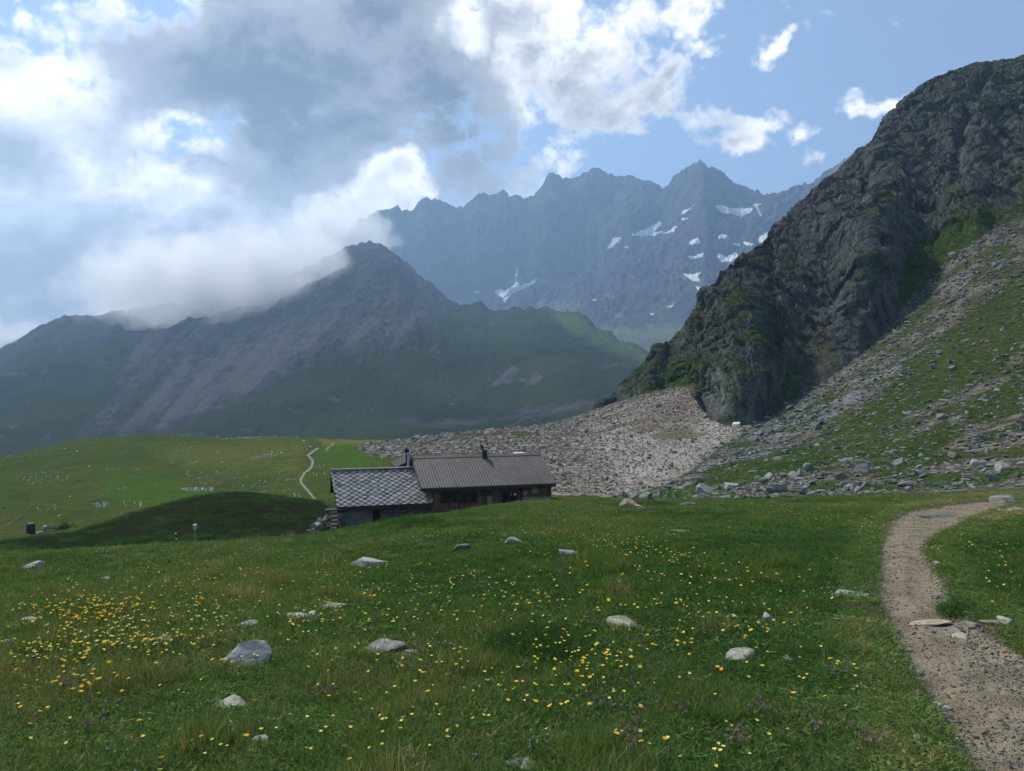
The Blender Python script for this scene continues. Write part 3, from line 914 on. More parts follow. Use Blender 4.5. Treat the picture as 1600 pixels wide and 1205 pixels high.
# ----------------------------------------------------------------- mesh collector
class MB:
    def __init__(self):
        self.v, self.f, self.mi = [], [], []

    def add(self, vs, fs, mi=0):
        k = len(self.v)
        self.v += [tuple(p) for p in vs]
        self.f += [tuple(i + k for i in f) for f in fs]
        self.mi += [mi] * len(fs)
        return self

    def box(self, x0, x1, y0, y1, z0, z1, mi=0, M=None):
        vs = [Vector(p) for p in ((x0, y0, z0), (x1, y0, z0), (x1, y1, z0), (x0, y1, z0), (x0, y0, z1), (x1, y0, z1), (x1, y1, z1), (x0, y1, z1))]
        if M is not None:
            vs = [M @ p for p in vs]
        return self.add(vs, [(0, 3, 2, 1), (4, 5, 6, 7), (0, 1, 5, 4), (1, 2, 6, 5), (2, 3, 7, 6), (3, 0, 4, 7)], mi)

    def bar(self, p, q, w, h=None, mi=0):
        p, q = Vector(p), Vector(q)
        h = h or w
        d = q - p
        M = Matrix.Translation(p) @ d.to_track_quat('Z', 'Y').to_matrix().to_4x4()
        return self.box(-w / 2, w / 2, -h / 2, h / 2, 0, d.length, mi, M)

    def tube(self, pts, rads, n=10, mi=0, cap=True):
        rings = []
        for i, p in enumerate(pts):
            p = Vector(p)
            a = Vector(pts[max(i - 1, 0)])
            c = Vector(pts[min(i + 1, len(pts) - 1)])
            t = (c - a)
            if t.length < 1e-9:
                t = Vector((0, 0, 1))
            Q = t.to_track_quat('Z', 'Y')
            rings.append([p + Q @ Vector((math.cos(2 * math.pi * k / n) * rads[i], math.sin(2 * math.pi * k / n) * rads[i], 0)) for k in range(n)])
        vs = [p for r in rings for p in r]
        fs = [(i * n + k, i * n + (k + 1) % n, (i + 1) * n + (k + 1) % n, (i + 1) * n + k) for i in range(len(pts) - 1) for k in range(n)]
        if cap:
            fs += [tuple(range(n))[::-1], tuple((len(pts) - 1) * n + k for k in range(n))]
        return self.add(vs, fs, mi)

    def prism(self, poly, y0, y1, mi=0, axis='y'):
        n = len(poly)
        if axis == 'y':
            vs = [(p[0], y0, p[1]) for p in poly] + [(p[0], y1, p[1]) for p in poly]
        else:
            vs = [(y0, p[0], p[1]) for p in poly] + [(y1, p[0], p[1]) for p in poly]
        fs = [tuple(range(n))[::-1], tuple(range(n, 2 * n))] + [(i, (i + 1) % n, n + (i + 1) % n, n + i) for i in range(n)]
        return self.add(vs, fs, mi)

    def mesh(self, name, smooth=False):
        me = bpy.data.meshes.new(name)
        me.from_pydata(self.v, [], self.f)
        me.update()
        bm = bmesh.new()
        bm.from_mesh(me)
        bmesh.ops.recalc_face_normals(bm, faces=bm.faces)
        bm.to_mesh(me)
        bm.free()
        me.polygons.foreach_set('material_index', self.mi)
        me.polygons.foreach_set('use_smooth', [smooth] * len(self.f))
        return me

    def build(self, name, mat, parent=None, smooth=False, loc=None):
        me = self.mesh(name, smooth)
        for m in (mat if isinstance(mat, (list, tuple)) else [mat]):
            me.materials.append(m)
        return link(name, me, None, parent, loc)


# ----------------------------------------------------------------- materials for things
def simple(name, c0, c1, scale=3.0, rough=0.85, stretch=(1, 1, 1), bmp=0.0, detail=6, spec=0.2, metal=0.0, third=None):
    m, nb, bs = new_mat(name)
    P = nb.v('MULTIPLY', nb.n('ShaderNodeTexCoord').outputs['Object'], stretch)
    n = nb.noise(P, scale, detail, 0.65)
    col = nb.mix(nb.ss(n, 0.32, 0.68), c0, c1)
    if third:
        n2 = nb.noise(P, scale * 0.37, 5, 0.6)
        col = nb.mix(nb.ss(n2, 0.52, 0.68), col, third)
    nb.put(bs.inputs['Base Color'], col)
    bs.inputs['Roughness'].default_value = rough
    bs.inputs['Specular IOR Level'].default_value = spec
    bs.inputs['Metallic'].default_value = metal
    if bmp:
        bump(nb, bs, n, 0.8, bmp)
    return m


def rock_mat(name, dark, light, lichen, warm=None):
    m, nb, bs = new_mat(name)
    oi = nb.n('ShaderNodeObjectInfo')
    P = nb.v('ADD', nb.n('ShaderNodeTexCoord').outputs['Object'], nb.v('SCALE', oi.outputs['Location'], scale=3.7))
    a = nb.noise(P, 2.0, 6, 0.62)
    f = nb.noise(nb.v('MULTIPLY', P, (1, 1, 3.0)), 9.0, 7, 0.7)
    col = nb.mix(nb.ss(f, 0.32, 0.70), dark, light)
    col = nb.mix(nb.m('MULTIPLY', nb.ss(a, 0.50, 0.66), 0.6), col, lichen)
    if warm:
        col = nb.mix(nb.m('MULTIPLY', nb.ss(a, 0.50, 0.34), 0.6), col, warm)
    ta = nb.attr('tint', 'INSTANCER')
    lone = nb.m('MULTIPLY', nb.m('LESS_THAN', ta, 0.001), nb.m('MULTIPLY_ADD', oi.outputs['Random'], 0.5, 0.35))
    rv = nb.m('ADD', 0.62, nb.m('MULTIPLY', nb.m('ADD', ta, lone), 0.76))
    col = nb.mix(1.0, col, rv, 'MULTIPLY')
    nb.put(bs.inputs['Base Color'], col)
    bump(nb, bs, nb.m('ADD', a, nb.m('MULTIPLY', f, 0.5)), 0.8, 0.03)
    return m


M_ROCK = rock_mat('grey_stone', (0.13, 0.128, 0.118), (0.34, 0.33, 0.305), (0.27, 0.275, 0.20))
M_ROCKL = rock_mat('pale_stone', (0.17, 0.165, 0.15), (0.42, 0.405, 0.37), (0.30, 0.305, 0.24))
M_ROCKT = rock_mat('tan_stone', (0.20, 0.168, 0.125), (0.36, 0.305, 0.235), (0.27, 0.235, 0.18))
M_ROCKM = rock_mat('mossy_stone', (0.13, 0.14, 0.10), (0.36, 0.36, 0.30), (0.14, 0.16, 0.075))
M_ROCKD = rock_mat('dark_stone', (0.065, 0.068, 0.072), (0.17, 0.175, 0.18), (0.12, 0.13, 0.10))
M_SCREE = rock_mat('scree_stone', (0.110, 0.098, 0.080), (0.360, 0.325, 0.272), (0.24, 0.235, 0.19), (0.26, 0.215, 0.17))
M_SLAB = rock_mat('slope_slab', (0.075, 0.077, 0.074), (0.270, 0.270, 0.258), (0.15, 0.16, 0.115))
M_WHITE = rock_mat('white_stone', (0.26, 0.26, 0.24), (0.42, 0.415, 0.39), (0.32, 0.32, 0.28))


def make_rock(seed, sub=2, cuts=7, flat=1.0, rough=0.10, size=(1, 1, 1), lo=0.42, hi=0.78):
    """one block of stone: a ball cut by planes, then roughened. Unit half-size, resting on z=0 with its foot sunk."""
    r = np.random.default_rng(seed)
    bm = bmesh.new()
    bmesh.ops.create_icosphere(bm, subdivisions=sub, radius=1.0)
    co = np.array([v.co[:] for v in bm.verts])
    for k in range(cuts):
        n = r.normal(size=3)
        if k == 0:
            n = np.array([r.normal() * 0.25, r.normal() * 0.25, 1.0])
        n /= np.linalg.norm(n)
        dlim = r.uniform(lo, hi)
        s = co @ n
        over = np.clip(s - dlim, 0, None)
        co -= over[:, None] * n * 0.97
    if rough:
        co += rough * fbm(co[:, 0] * 1.7 + seed, co[:, 1] * 1.7, co[:, 2] * 1.7, 3)[:, None] * co
    co *= np.array(size)
    co[:, 2] *= flat
    co[:, 2] -= co[:, 2].min() * 0.72
    for v, c in zip(bm.verts, co):
        v.co = c
    me = bpy.data.meshes.new('boulder')
    bm.to_mesh(me)
    bm.free()
    return me


# ----------------------------------------------------------------- scatter (only for what nobody could count)
def scatter(name, protos, P, rot, scl, idx, tint, kind='stuff', label=None):
    me = bpy.data.meshes.new(name)
    me.vertices.add(len(P))
    me.vertices.foreach_set('co', np.ascontiguousarray(P, np.float32).ravel())
    for an, arr in (('rot', rot), ('scl', scl)):
        at = me.attributes.new(an, 'FLOAT_VECTOR', 'POINT')
        at.data.foreach_set('vector', np.ascontiguousarray(arr, np.float32).ravel())
    at = me.attributes.new('idx', 'INT', 'POINT')
    at.data.foreach_set('value', np.ascontiguousarray(idx, np.int32))
    at = me.attributes.new('tint', 'FLOAT', 'POINT')
    at.data.foreach_set('value', np.ascontiguousarray(tint, np.float32))
    o = link(name, me)
    tag(o, label, kind=kind)
    c = bpy.data.collections.new(name + '_kinds')
    for p in protos:
        c.objects.link(p)
    ng = bpy.data.node_groups.new(name + '_nodes', 'GeometryNodeTree')
    ng.interface.new_socket('Geometry', in_out='INPUT', socket_type='NodeSocketGeometry')
    ng.interface.new_socket('Geometry', in_out='OUTPUT', socket_type='NodeSocketGeometry')
    N = ng.nodes
    gi, go = N.new('NodeGroupInput'), N.new('NodeGroupOutput')
    ip, ci = N.new('GeometryNodeInstanceOnPoints'), N.new('GeometryNodeCollectionInfo')
    ci.inputs['Collection'].default_value = c
    ci.inputs['Separate Children'].default_value = True
    ci.inputs['Reset Children'].default_value = True
    ip.inputs['Pick Instance'].default_value = True

    def na(nm, typ):
        q = N.new('GeometryNodeInputNamedAttribute')
        q.data_type = typ
        q.inputs['Name'].default_value = nm
        return next(s for s in q.outputs if s.enabled and s.name == 'Attribute')
    L = ng.links
    L.new(gi.outputs[0], ip.inputs['Points'])
    L.new(ci.outputs[0], ip.inputs['Instance'])
    L.new(na('idx', 'INT'), ip.inputs['Instance Index'])
    L.new(na('rot', 'FLOAT_VECTOR'), ip.inputs['Rotation'])
    L.new(na('scl', 'FLOAT_VECTOR'), ip.inputs['Scale'])
    L.new(ip.outputs[0], go.inputs[0])
    md = o.modifiers.new('spread', 'NODES')
    md.node_group = ng
    return o


def lat(a, u, d):
    ci = np.clip(np.searchsorted(US, u), 0, len(US) - 1)
    ri = np.clip(np.round((np.log(d) - LOGD[0]) / (LOGD[1] - LOGD[0])).astype(int), 0, NR - 1)
    return a[ri, ci]


def sample(n, u0, u1, d0, d1):
    d = np.sqrt(RNG.uniform(d0 * d0, d1 * d1, n))
    u = RNG.uniform(u0, u1, n)
    return u, d


# a spot is visible when nothing of the land stands before it
_run = np.minimum.accumulate(V0 - F * (TZ - CAM_H) / DD, axis=0)
VIS = (V0 - F * (TZ - CAM_H) / DD) <= _run + 2.5

# ----------------------------------------------------------------- meadow stones, one by one: u, v of the foot, width px, height px, kind, label
ROCKS = [
    (372, 1052, 80, 50, 'L', 3, 'large angular grey boulder with a slanting pale top in the meadow'),
    (594, 1024, 72, 27, 'G', 5, 'rounded grey brown boulder right of the big angular one'),
    (640, 1024, 26, 9, 'M', 6, 'low stone just beside the rounded grey brown boulder'),
    (566, 890, 66, 22, 'G', 8, 'broad flat grey stone in the meadow below the slate roof'),
    (886, 872, 30, 16, 'L', 9, 'small pale block in the meadow below the hut'),
    (720, 864, 26, 15, 'D', 10, 'small dark stone half hidden in grass below the hut'),
    (802, 852, 34, 14, 'M', 12, 'lichen covered stone in grass straight below the hut door'),
    (350, 1112, 52, 25, 'M', 13, 'mossy flat stone below the big angular boulder'),
    (246, 1006, 50, 13, 'G', 14, 'flat grey slab among the dense yellow flowers'),
    (452, 970, 42, 8, 'L', 15, 'long thin pale slab lying beside a tuft of leaves'),
    (484, 966, 22, 13, 'L', 16, 'upright pale stone at the end of the thin slab'),
    (520, 954, 36, 11, 'M', 17, 'low greenish stone above the thin pale slab'),
    (382, 981, 34, 8, 'G', 18, 'small buried stone between flower patch and thin pale slab'),
    (40, 890, 36, 12, 'L', 19, 'pale stone at the meadow edge below the dark mound'),
    (32, 980, 28, 17, 'L', 20, 'pale stone in the flowers at the left edge of the meadow'),
    (60, 972, 20, 7, 'G', 21, 'low stone right of the pale one at the left edge'),
    (6, 1010, 20, 12, 'G', 22, 'grey stone cut off by the left edge of the photo'),
    (66, 1018, 22, 8, 'M', 23, 'little buried stone below the left edge stones'),
    (157, 908, 22, 6, 'L', 24, 'small flat pale stone high on the left of the meadow'),
    (132, 918, 20, 5, 'M', 25, 'tiny flat stone left of the pale one high in the meadow'),
    (292, 912, 30, 5, 'M', 26, 'sunken stone strip in the upper left meadow'),
    (152, 940, 14, 5, 'G', 27, 'tiny grey stone above the dense yellow flowers'),
    (392, 1170, 34, 15, 'M', 28, 'pale green stone near the bottom edge of the meadow'),
    (486, 1130, 16, 8, 'L', 29, 'little pale stone between two mossy stones'),
    (984, 982, 72, 17, 'M', 30, 'long mossy slab sunk in the middle of the meadow'),
    (1160, 1032, 52, 13, 'M', 31, 'flat rounded stone in short turf left of the path'),
    (1202, 978, 20, 22, 'M', 32, 'small upright pointed stone left of the path'),
    (1148, 970, 26, 9, 'M', 33, 'low mossy stone beside the upright pointed stone'),
    (1236, 1036, 18, 7, 'L', 34, 'tiny pale stone right of the flat rounded one'),
    (1068, 834, 32, 7, 'M', 35, 'flat stone in the upper meadow right of the hut'),
    (800, 1206, 44, 18, 'D', 36, 'dark cracked stone at the bottom edge beside a silvery plant'),
    (826, 1207, 36, 17, 'L', 37, 'pale cracked block at the bottom edge of the meadow'),
    (985, 795, 34, 17, 'T', 38, 'tan boulder on the grassy rim in front of the scree'),
    (1000, 797, 18, 8, 'T', 39, 'small tan rock leaning on the tan boulder'),
    (1452, 979, 66, 9, 'T', 40, 'long pale stone laid across the path'),
    (1527, 982, 18, 13, 'G', 41, 'round grey stone at the end of the stone step'),
    (1549, 977, 24, 10, 'M', 42, 'greenish round stone in the grass edge right of the path'),
    (1576, 976, 22, 9, 'M', 43, 'outermost greenish stone in grass right of the stone step'),
    (1494, 991, 14, 10, 'G', 44, 'small block just below the long pale step stone'),
    (1512, 998, 38, 8, 'T', 45, 'flat tan stone below the stone step on the path'),
    (1442, 1056, 26, 10, 'G', 46, 'grey slab at the path edge above the lowest ones'),
    (1472, 1110, 26, 13, 'L', 47, 'pale grey slab tilted on the bank of the path'),
    (1450, 1160, 26, 9, 'G', 48, 'grey flat stone in turf beside the lower path'),
    (1494, 1162, 17, 8, 'L', 49, 'pale stone at the lower path edge'),
    (1438, 1166, 12, 6, 'L', 50, 'tiny pale stone below the grey one in turf'),
    (1413, 1018, 20, 9, 'G', 51, 'brown grey stone on the left bank of the path'),
    (1478, 809, 62, 5, 'D', 52, 'dark flat slab set across the path at its bend'),
    (1570, 786, 40, 13, 'G', 53, 'grey rock where the path leaves over the rim'),
    (1596, 799, 40, 7, 'G', 54, 'long thin slab on the rim right of the path end'),
    (1466, 884, 8, 8, 'L', 55, 'little white stone on the right edge of the path'),
    (1104, 776, 30, 22, 'L', 56, 'leaning pale block at the foot of the scree slope'),
    (1146, 766, 28, 14, 'L', 57, 'flat topped pale block next to the leaning one'),
    (1350, 740, 26, 18, 'L', 58, 'pale angular block standing out on the dark rubble slope'),
    (1330, 768, 26, 14, 'L', 59, 'light boulder low on the rubble slope above the meadow'),
    (1572, 738, 26, 17, 'L', 60, 'bright block on the rubble slope near the right edge'),
    (1532, 728, 18, 11, 'L', 61, 'pale block left of the bright one near the right edge'),
    (1205, 750, 20, 11, 'G', 62, 'grey block in a nest of rubble on the slope'),
    (1078, 792, 30, 9, 'D', 63, 'low dark stone at the meadow rim under the pale blocks'),
    (1330, 932, 50, 9, 'M', 64, 'low mossy stone with white flowers beside the path'),
    (1580, 800, 34, 6, 'L', 65, 'pale plank shaped stone on the rim right of the path end'),
]
MK = dict(L=M_ROCKL, G=M_ROCK, M=M_ROCKM, D=M_ROCKD, T=M_ROCKT)
rock_xy = []
for (u, v, w, h, k, sd_, lab) in ROCKS:
    x, y, z = (float(q[0]) for q in hit(u, v - h * 0.12))
    sw = w * y / F / 2
    slope_v = max(0.10, (v - V0) / F)
    shh = max(h * y / F - sw * slope_v * 0.8, h * y / F * (0.42 if sd_ not in (40, 52, 54, 65) else 0.62))
    me = make_rock(sd_ * 7 + 1, 5 if w > 45 else 4 if w > 25 else 3, 12, 1.0, 0.10, lo=0.40, hi=0.70)
    co = np.array([p.co[:] for p in me.vertices])
    ext = co.max(0) - co.min(0)
    dep = min(sw * 1.5, sw * 0.9 + 0.05) if sd_ not in (40, 52, 54, 65) else sw * 0.5
    co[:, 0] *= 2 * sw / ext[0]
    co[:, 1] *= 2 * dep / ext[1]
    mid = co[:, 2].min() + 0.42 * ext[2]
    co[:, 2] = (co[:, 2] - mid) * (shh * 0.98) / (co[:, 2].max() - mid)
    if sd_ == 3:
        bm = bmesh.new()
        for q in ((-.50, .02, .05), (-.47, .12, .12), (-.42, -.05, -.2), (-.12, .55, .28), (.10, .60, .30), (.30, .54, .42), (.50, .30, .20), (.46, .02, .0), (.18, -.06, -.26), (-.1, -.06, -.26), (.28, .10, -.14), (-.3, .1, .6), (.4, .1, .6), (-.4, -.3, .1), (.4, -.3, .1), (.44, .36, .36)):
            bm.verts.new((q[0] * 2 * sw, q[2] * 1.7 * sw, q[1] * 1.5 * sw))
        bmesh.ops.convex_hull(bm, input=bm.verts)
        bmesh.ops.triangulate(bm, faces=bm.faces)
        for _ in range(4):
            bmesh.ops.subdivide_edges(bm, edges=bm.edges, cuts=1, use_grid_fill=True)
        for vv_ in bm.verts:
            q = vv_.co / sw
            vv_.co += vv_.normal * 0.0
            nv = float(fbm(np.array([q.x * 3.0]), np.array([q.y * 3.0]), np.array([q.z * 6.0]), 4, .6)[0])
            vv_.co += Vector((nv * .3, nv, nv * .6)) * sw * 0.05
        me.clear_geometry()
        bm.to_mesh(me)
        bm.free()
        for p_ in me.polygons:
            p_.use_smooth = False
    else:
        me.vertices.foreach_set('co', co.ravel())
    me.update()
    o = link('boulder', me, MK[k], None, (x, y + dep * 0.55, float(ground(x, y + dep * 0.55)) - 0.12 * shh))
    o.rotation_euler = (RNG.uniform(-.08, .08), RNG.uniform(-.1, .1), RNG.uniform(-0.25, 0.25)) if sd_ != 3 else (0, 0, 0)
    tag(o, lab, 'stone')
    rock_xy.append((x, y + dep * 0.55, sw * 0.92, dep * 0.92))

# ----------------------------------------------------------------- boulder field and rubble: the largest 300 one by one, the rest as one mass
KIND_N = 9
SLOPE_ONLY = slope * (1 - zone(SCREE, 10, 0.6, 58, 235))
protos = [make_rock(300 + i, 2, 8, (0.55 if i % 3 else 0.85), 0.16, (1, RNG.uniform(0.6, 0.9), 1)) for i in range(KIND_N)]
for me in protos:
    me.materials.append(M_SCREE)
parts = []
for (n, u0, u1, d0, d1, zonename) in ((95000, 540, 1200, 60, 225, 's'), (95000, 940, 1760, 42, 190, 'r'), (9000, -100, 640, 70, 230, 'h')):
    u, d = sample(n, u0, u1, d0, d1)
    sv = lat(m_scree, u, d)
    vis = lat(VIS, u, d)
    if zonename == 's':
        keep = (RNG.random(n) < sv * 1.1) & (RNG.random(n) > lat(SLOPE_ONLY, u, d))
        s = 0.095 * np.exp(RNG.normal(0, 0.56, n)) * (0.55 + d / 230) * np.interp(u, [560, 800, 950, 1150], [1.2, 1.15, 0.85, 0.7])
    elif zonename == 'r':
        lw = lat(lawn, u, d)
        keep = (RNG.random(n) < np.maximum(sv * 0.8, 0.42) * (1 - 0.55 * lw)) & (RNG.random(n) < lat(SLOPE_ONLY, u, d))
        s = 0.125 * np.exp(RNG.normal(0, 0.55, n)) * (0.8 + d / 300)
    else:
        cl = fbm((u - 800) / 1200 * d * 0.06, d * 0.06, 4.0, 4)
        keep = RNG.random(n) < np.maximum(sv, 0.05 * sstep(cl, -0.2, 0.35))
        s = 0.17 * np.exp(RNG.normal(0, 0.4, n))
    keep &= vis & (lat(m_trail, u, d) < 0.3)
    parts.append(np.stack([u[keep], d[keep], s[keep], np.full(keep.sum(), 'srh'.index(zonename))], 1))
S = np.concatenate(parts)
su, sdist, ss_, sz = S.T
sx, sy = (su - U0) / F * sdist, sdist
# keep off the hut
off = ((sx > -13.5) & (sx < 6.5) & (sy > 46) & (sy < 62))
S, sx, sy = S[~off], sx[~off], sy[~off]
su, sdist, ss_, sz = S.T
szv = ground(sx, sy)
N_ = len(S)
srot = np.stack([RNG.normal(0, 0.4, N_), RNG.normal(0, 0.4, N_), RNG.uniform(0, 6.28, N_)], 1)
sscl = ss_[:, None] * np.stack([RNG.uniform(0.8, 1.5, N_), RNG.uniform(0.8, 1.3, N_), RNG.uniform(0.6, 1.25, N_)], 1)
sidx = RNG.integers(0, KIND_N, N_)
stint = RNG.uniform(0.01, 1, N_)
px = np.where((su > -20) & (su < 1620), ss_ / sdist, 0)
order = np.argsort(-px * np.where(sz == 2, 1.7, 1.0))
BIGN = 240
rest = order[BIGN:]
hill = rest[sz[rest] == 2]
rest = rest[sz[rest] != 2]
hobj = []
for me in protos[:5]:
    me = me.copy()
    me.materials.clear()
    me.materials.append(M_WHITE)
    hobj.append(bpy.data.objects.new('hill_stone', me))
hill_me = [o.data for o in hobj]
slab_o = []
for me in protos:
    me = me.copy()
    me.materials.clear()
    me.materials.append(M_SLAB)
    slab_o.append(bpy.data.objects.new('slope_slab', me))
slab_me = [o.data for o in slab_o]
slabs = rest[sz[rest] == 1]
rest = rest[sz[rest] == 0]
scatter('slope_rubble', slab_o, np.stack([sx, sy, szv - 0.1 * ss_], 1)[slabs], srot[slabs] * np.array([.6, .6, 1]), sscl[slabs] * np.array([1.1, 1.1, .75]), sidx[slabs], stint[slabs])
scatter('hill_stone_litter', hobj, np.stack([sx, sy, szv - 0.1 * ss_], 1)[hill], srot[hill], sscl[hill], sidx[hill] % 5, stint[hill])
for nm, zi, grp, lab in (('boulder', 0, 'boulders of the scree fan', 'grey angular boulder in the scree fan behind the hut'),
                         ('boulder', 1, 'slabs strewn on the slope under the crag', 'weathered grey slab lying on the grassy rubble slope under the crag'),
                         ('boulder', 2, 'pale stones strewn on the green hill', 'pale stone lying on the green hill behind the dark mound')):
    for i in order[:BIGN]:
        if int(sz[i]) != zi:
            continue
        o = link(nm, (protos[sidx[i]], slab_me[sidx[i]], hill_me[sidx[i] % 5])[zi], None, None, (sx[i], sy[i], szv[i] - 0.1 * ss_[i]))
        o.rotation_euler = srot[i]
        o.scale = sscl[i]
        tag(o, lab, 'stone', grp)
pobj = []
for me in protos:
    pobj.append(bpy.data.objects.new('scree_stone', me))
scatter('scree_rubble', pobj, np.stack([sx, sy, szv - 0.1 * ss_], 1)[rest], srot[rest], sscl[rest], sidx[rest], stint[rest])

# small gravel on the path
gp = []
for i in range(5):
    me = make_rock(500 + i, 1, 5, 0.6, 0.15)
    me.materials.append(M_ROCKT if i % 4 else M_ROCKL)
    gp.append(bpy.data.objects.new('pebble', me))
u, d = RNG.uniform(1300, 1700, 80000), 3.0 * 10 ** RNG.random(80000)
px_ = lat(sd_path, u, d)
side = sstep(lat(in_poly(UU, TV0, [(1450, 850), (1480, 870), (1520, 940), (1620, 1000), (1700, 1120), (1560, 1060), (1500, 1000), (1460, 930)]), u, d), -10, 10)
keep = (px_ > 0.0) & (RNG.random(len(u)) < 0.30 + 0.10 * side + 0.3 * (px_ < 0.12))
u, d, side = u[keep], d[keep], side[keep]
x = (u - U0) / F * d
s = np.minimum(np.exp(RNG.normal(0, 0.5, len(u))) * (0.0052 + 0.002 * side), 0.018) * (0.8 + d / 20)
scatter('path_gravel', gp, np.stack([x, d, ground(x, d) - s * 0.1], 1), RNG.normal(0, 1.0, (len(u), 3)), s[:, None] * RNG.uniform(0.7, 1.5, (len(u), 3)), RNG.integers(0, 5, len(u)), RNG.random(len(u)))

# ----------------------------------------------------------------- meadow grass
mg, nb, bs = new_mat('grass_blades')
mg.node_tree.nodes.remove(bs)
ti = nb.attr('tint', 'INSTANCER')
rr = nb.n('ShaderNodeValToRGB')
el = rr.color_ramp.elements
for p, c in ((0.0, (0.017, 0.028, 0.011, 1)), (1.0, (0.330, 0.270, 0.145, 1))):
    el[0 if p == 0 else 1].position = p
    el[0 if p == 0 else 1].color = c
for p, c in ((0.1, (0.042, 0.098, 0.028, 1)), (0.35, (0.084, 0.158, 0.042, 1)), (0.6, (0.142, 0.192, 0.058, 1)), (0.8, (0.195, 0.190, 0.082, 1))):
    e_ = el.new(p)
    e_.color = c
nb.put(rr.inputs[0], ti)
rnd = nb.n('ShaderNodeNewGeometry').outputs['Random Per Island']
gc = nb.mix(1.0, rr.outputs[0], nb.m('ADD', 0.5, nb.m('MULTIPLY', rnd, 1.05)), 'MULTIPLY')
df_ = nb.n('ShaderNodeBsdfDiffuse')
tr = nb.n('ShaderNodeBsdfTranslucent')
nb.put(df_.inputs[0], gc)
nb.put(tr.inputs[0], nb.mix(1.0, gc, (1.1, 1.15, 0.6), 'MULTIPLY'))
mx = nb.n('ShaderNodeMixShader')
mx.inputs[0].default_value = 0.32
nb.t.links.new(df_.outputs[0], mx.inputs[1])
nb.t.links.new(tr.outputs[0], mx.inputs[2])
outn = next(n for n in nb.t.nodes if n.type == 'OUTPUT_MATERIAL')
nb.t.links.new(mx.outputs[0], outn.inputs[0])


def clump(seed, n, rad, h0, h1, wid, lean, broad=False):
    r = random.Random(seed)
    mb = MB()
    for k in range(n):
        a, q = r.uniform(0, 6.283), rad * math.sqrt(r.random())
        bx, by = q * math.cos(a), q * math.sin(a)
        h = r.uniform(h0, h1)
        da = r.uniform(0, 6.283)
        ln = h * r.uniform(0.15, lean)
        fx, fy = math.cos(da), math.sin(da)
        wa = r.uniform(0, 6.283)
        wx, wy = math.cos(wa) * wid * r.uniform(.7, 1.3), math.sin(wa) * wid * r.uniform(.7, 1.3)
        seg = ((0, 1.0), (0.45, 1.0 if not broad else 1.6), (0.8, 0.65 if not broad else 1.2))
        vs = []
        for t, s_ in seg:
            px, py, pz = bx + fx * ln * t * t, by + fy * ln * t * t, h * (t - 0.25 * t * t * (ln / h))
            vs += [(px - wx * s_, py - wy * s_, pz - 0.01), (px + wx * s_, py + wy * s_, pz - 0.01)]
        vs.append((bx + fx * ln, by + fy * ln, h * (1 - 0.25 * ln / h) - 0.01))
        mb.add(vs, [(0, 1, 3, 2), (2, 3, 5, 4), (4, 5, 6)])
    me = mb.mesh('grass_clump', True)
    me.materials.append(mg)
    return bpy.data.objects.new('grass_clump', me)


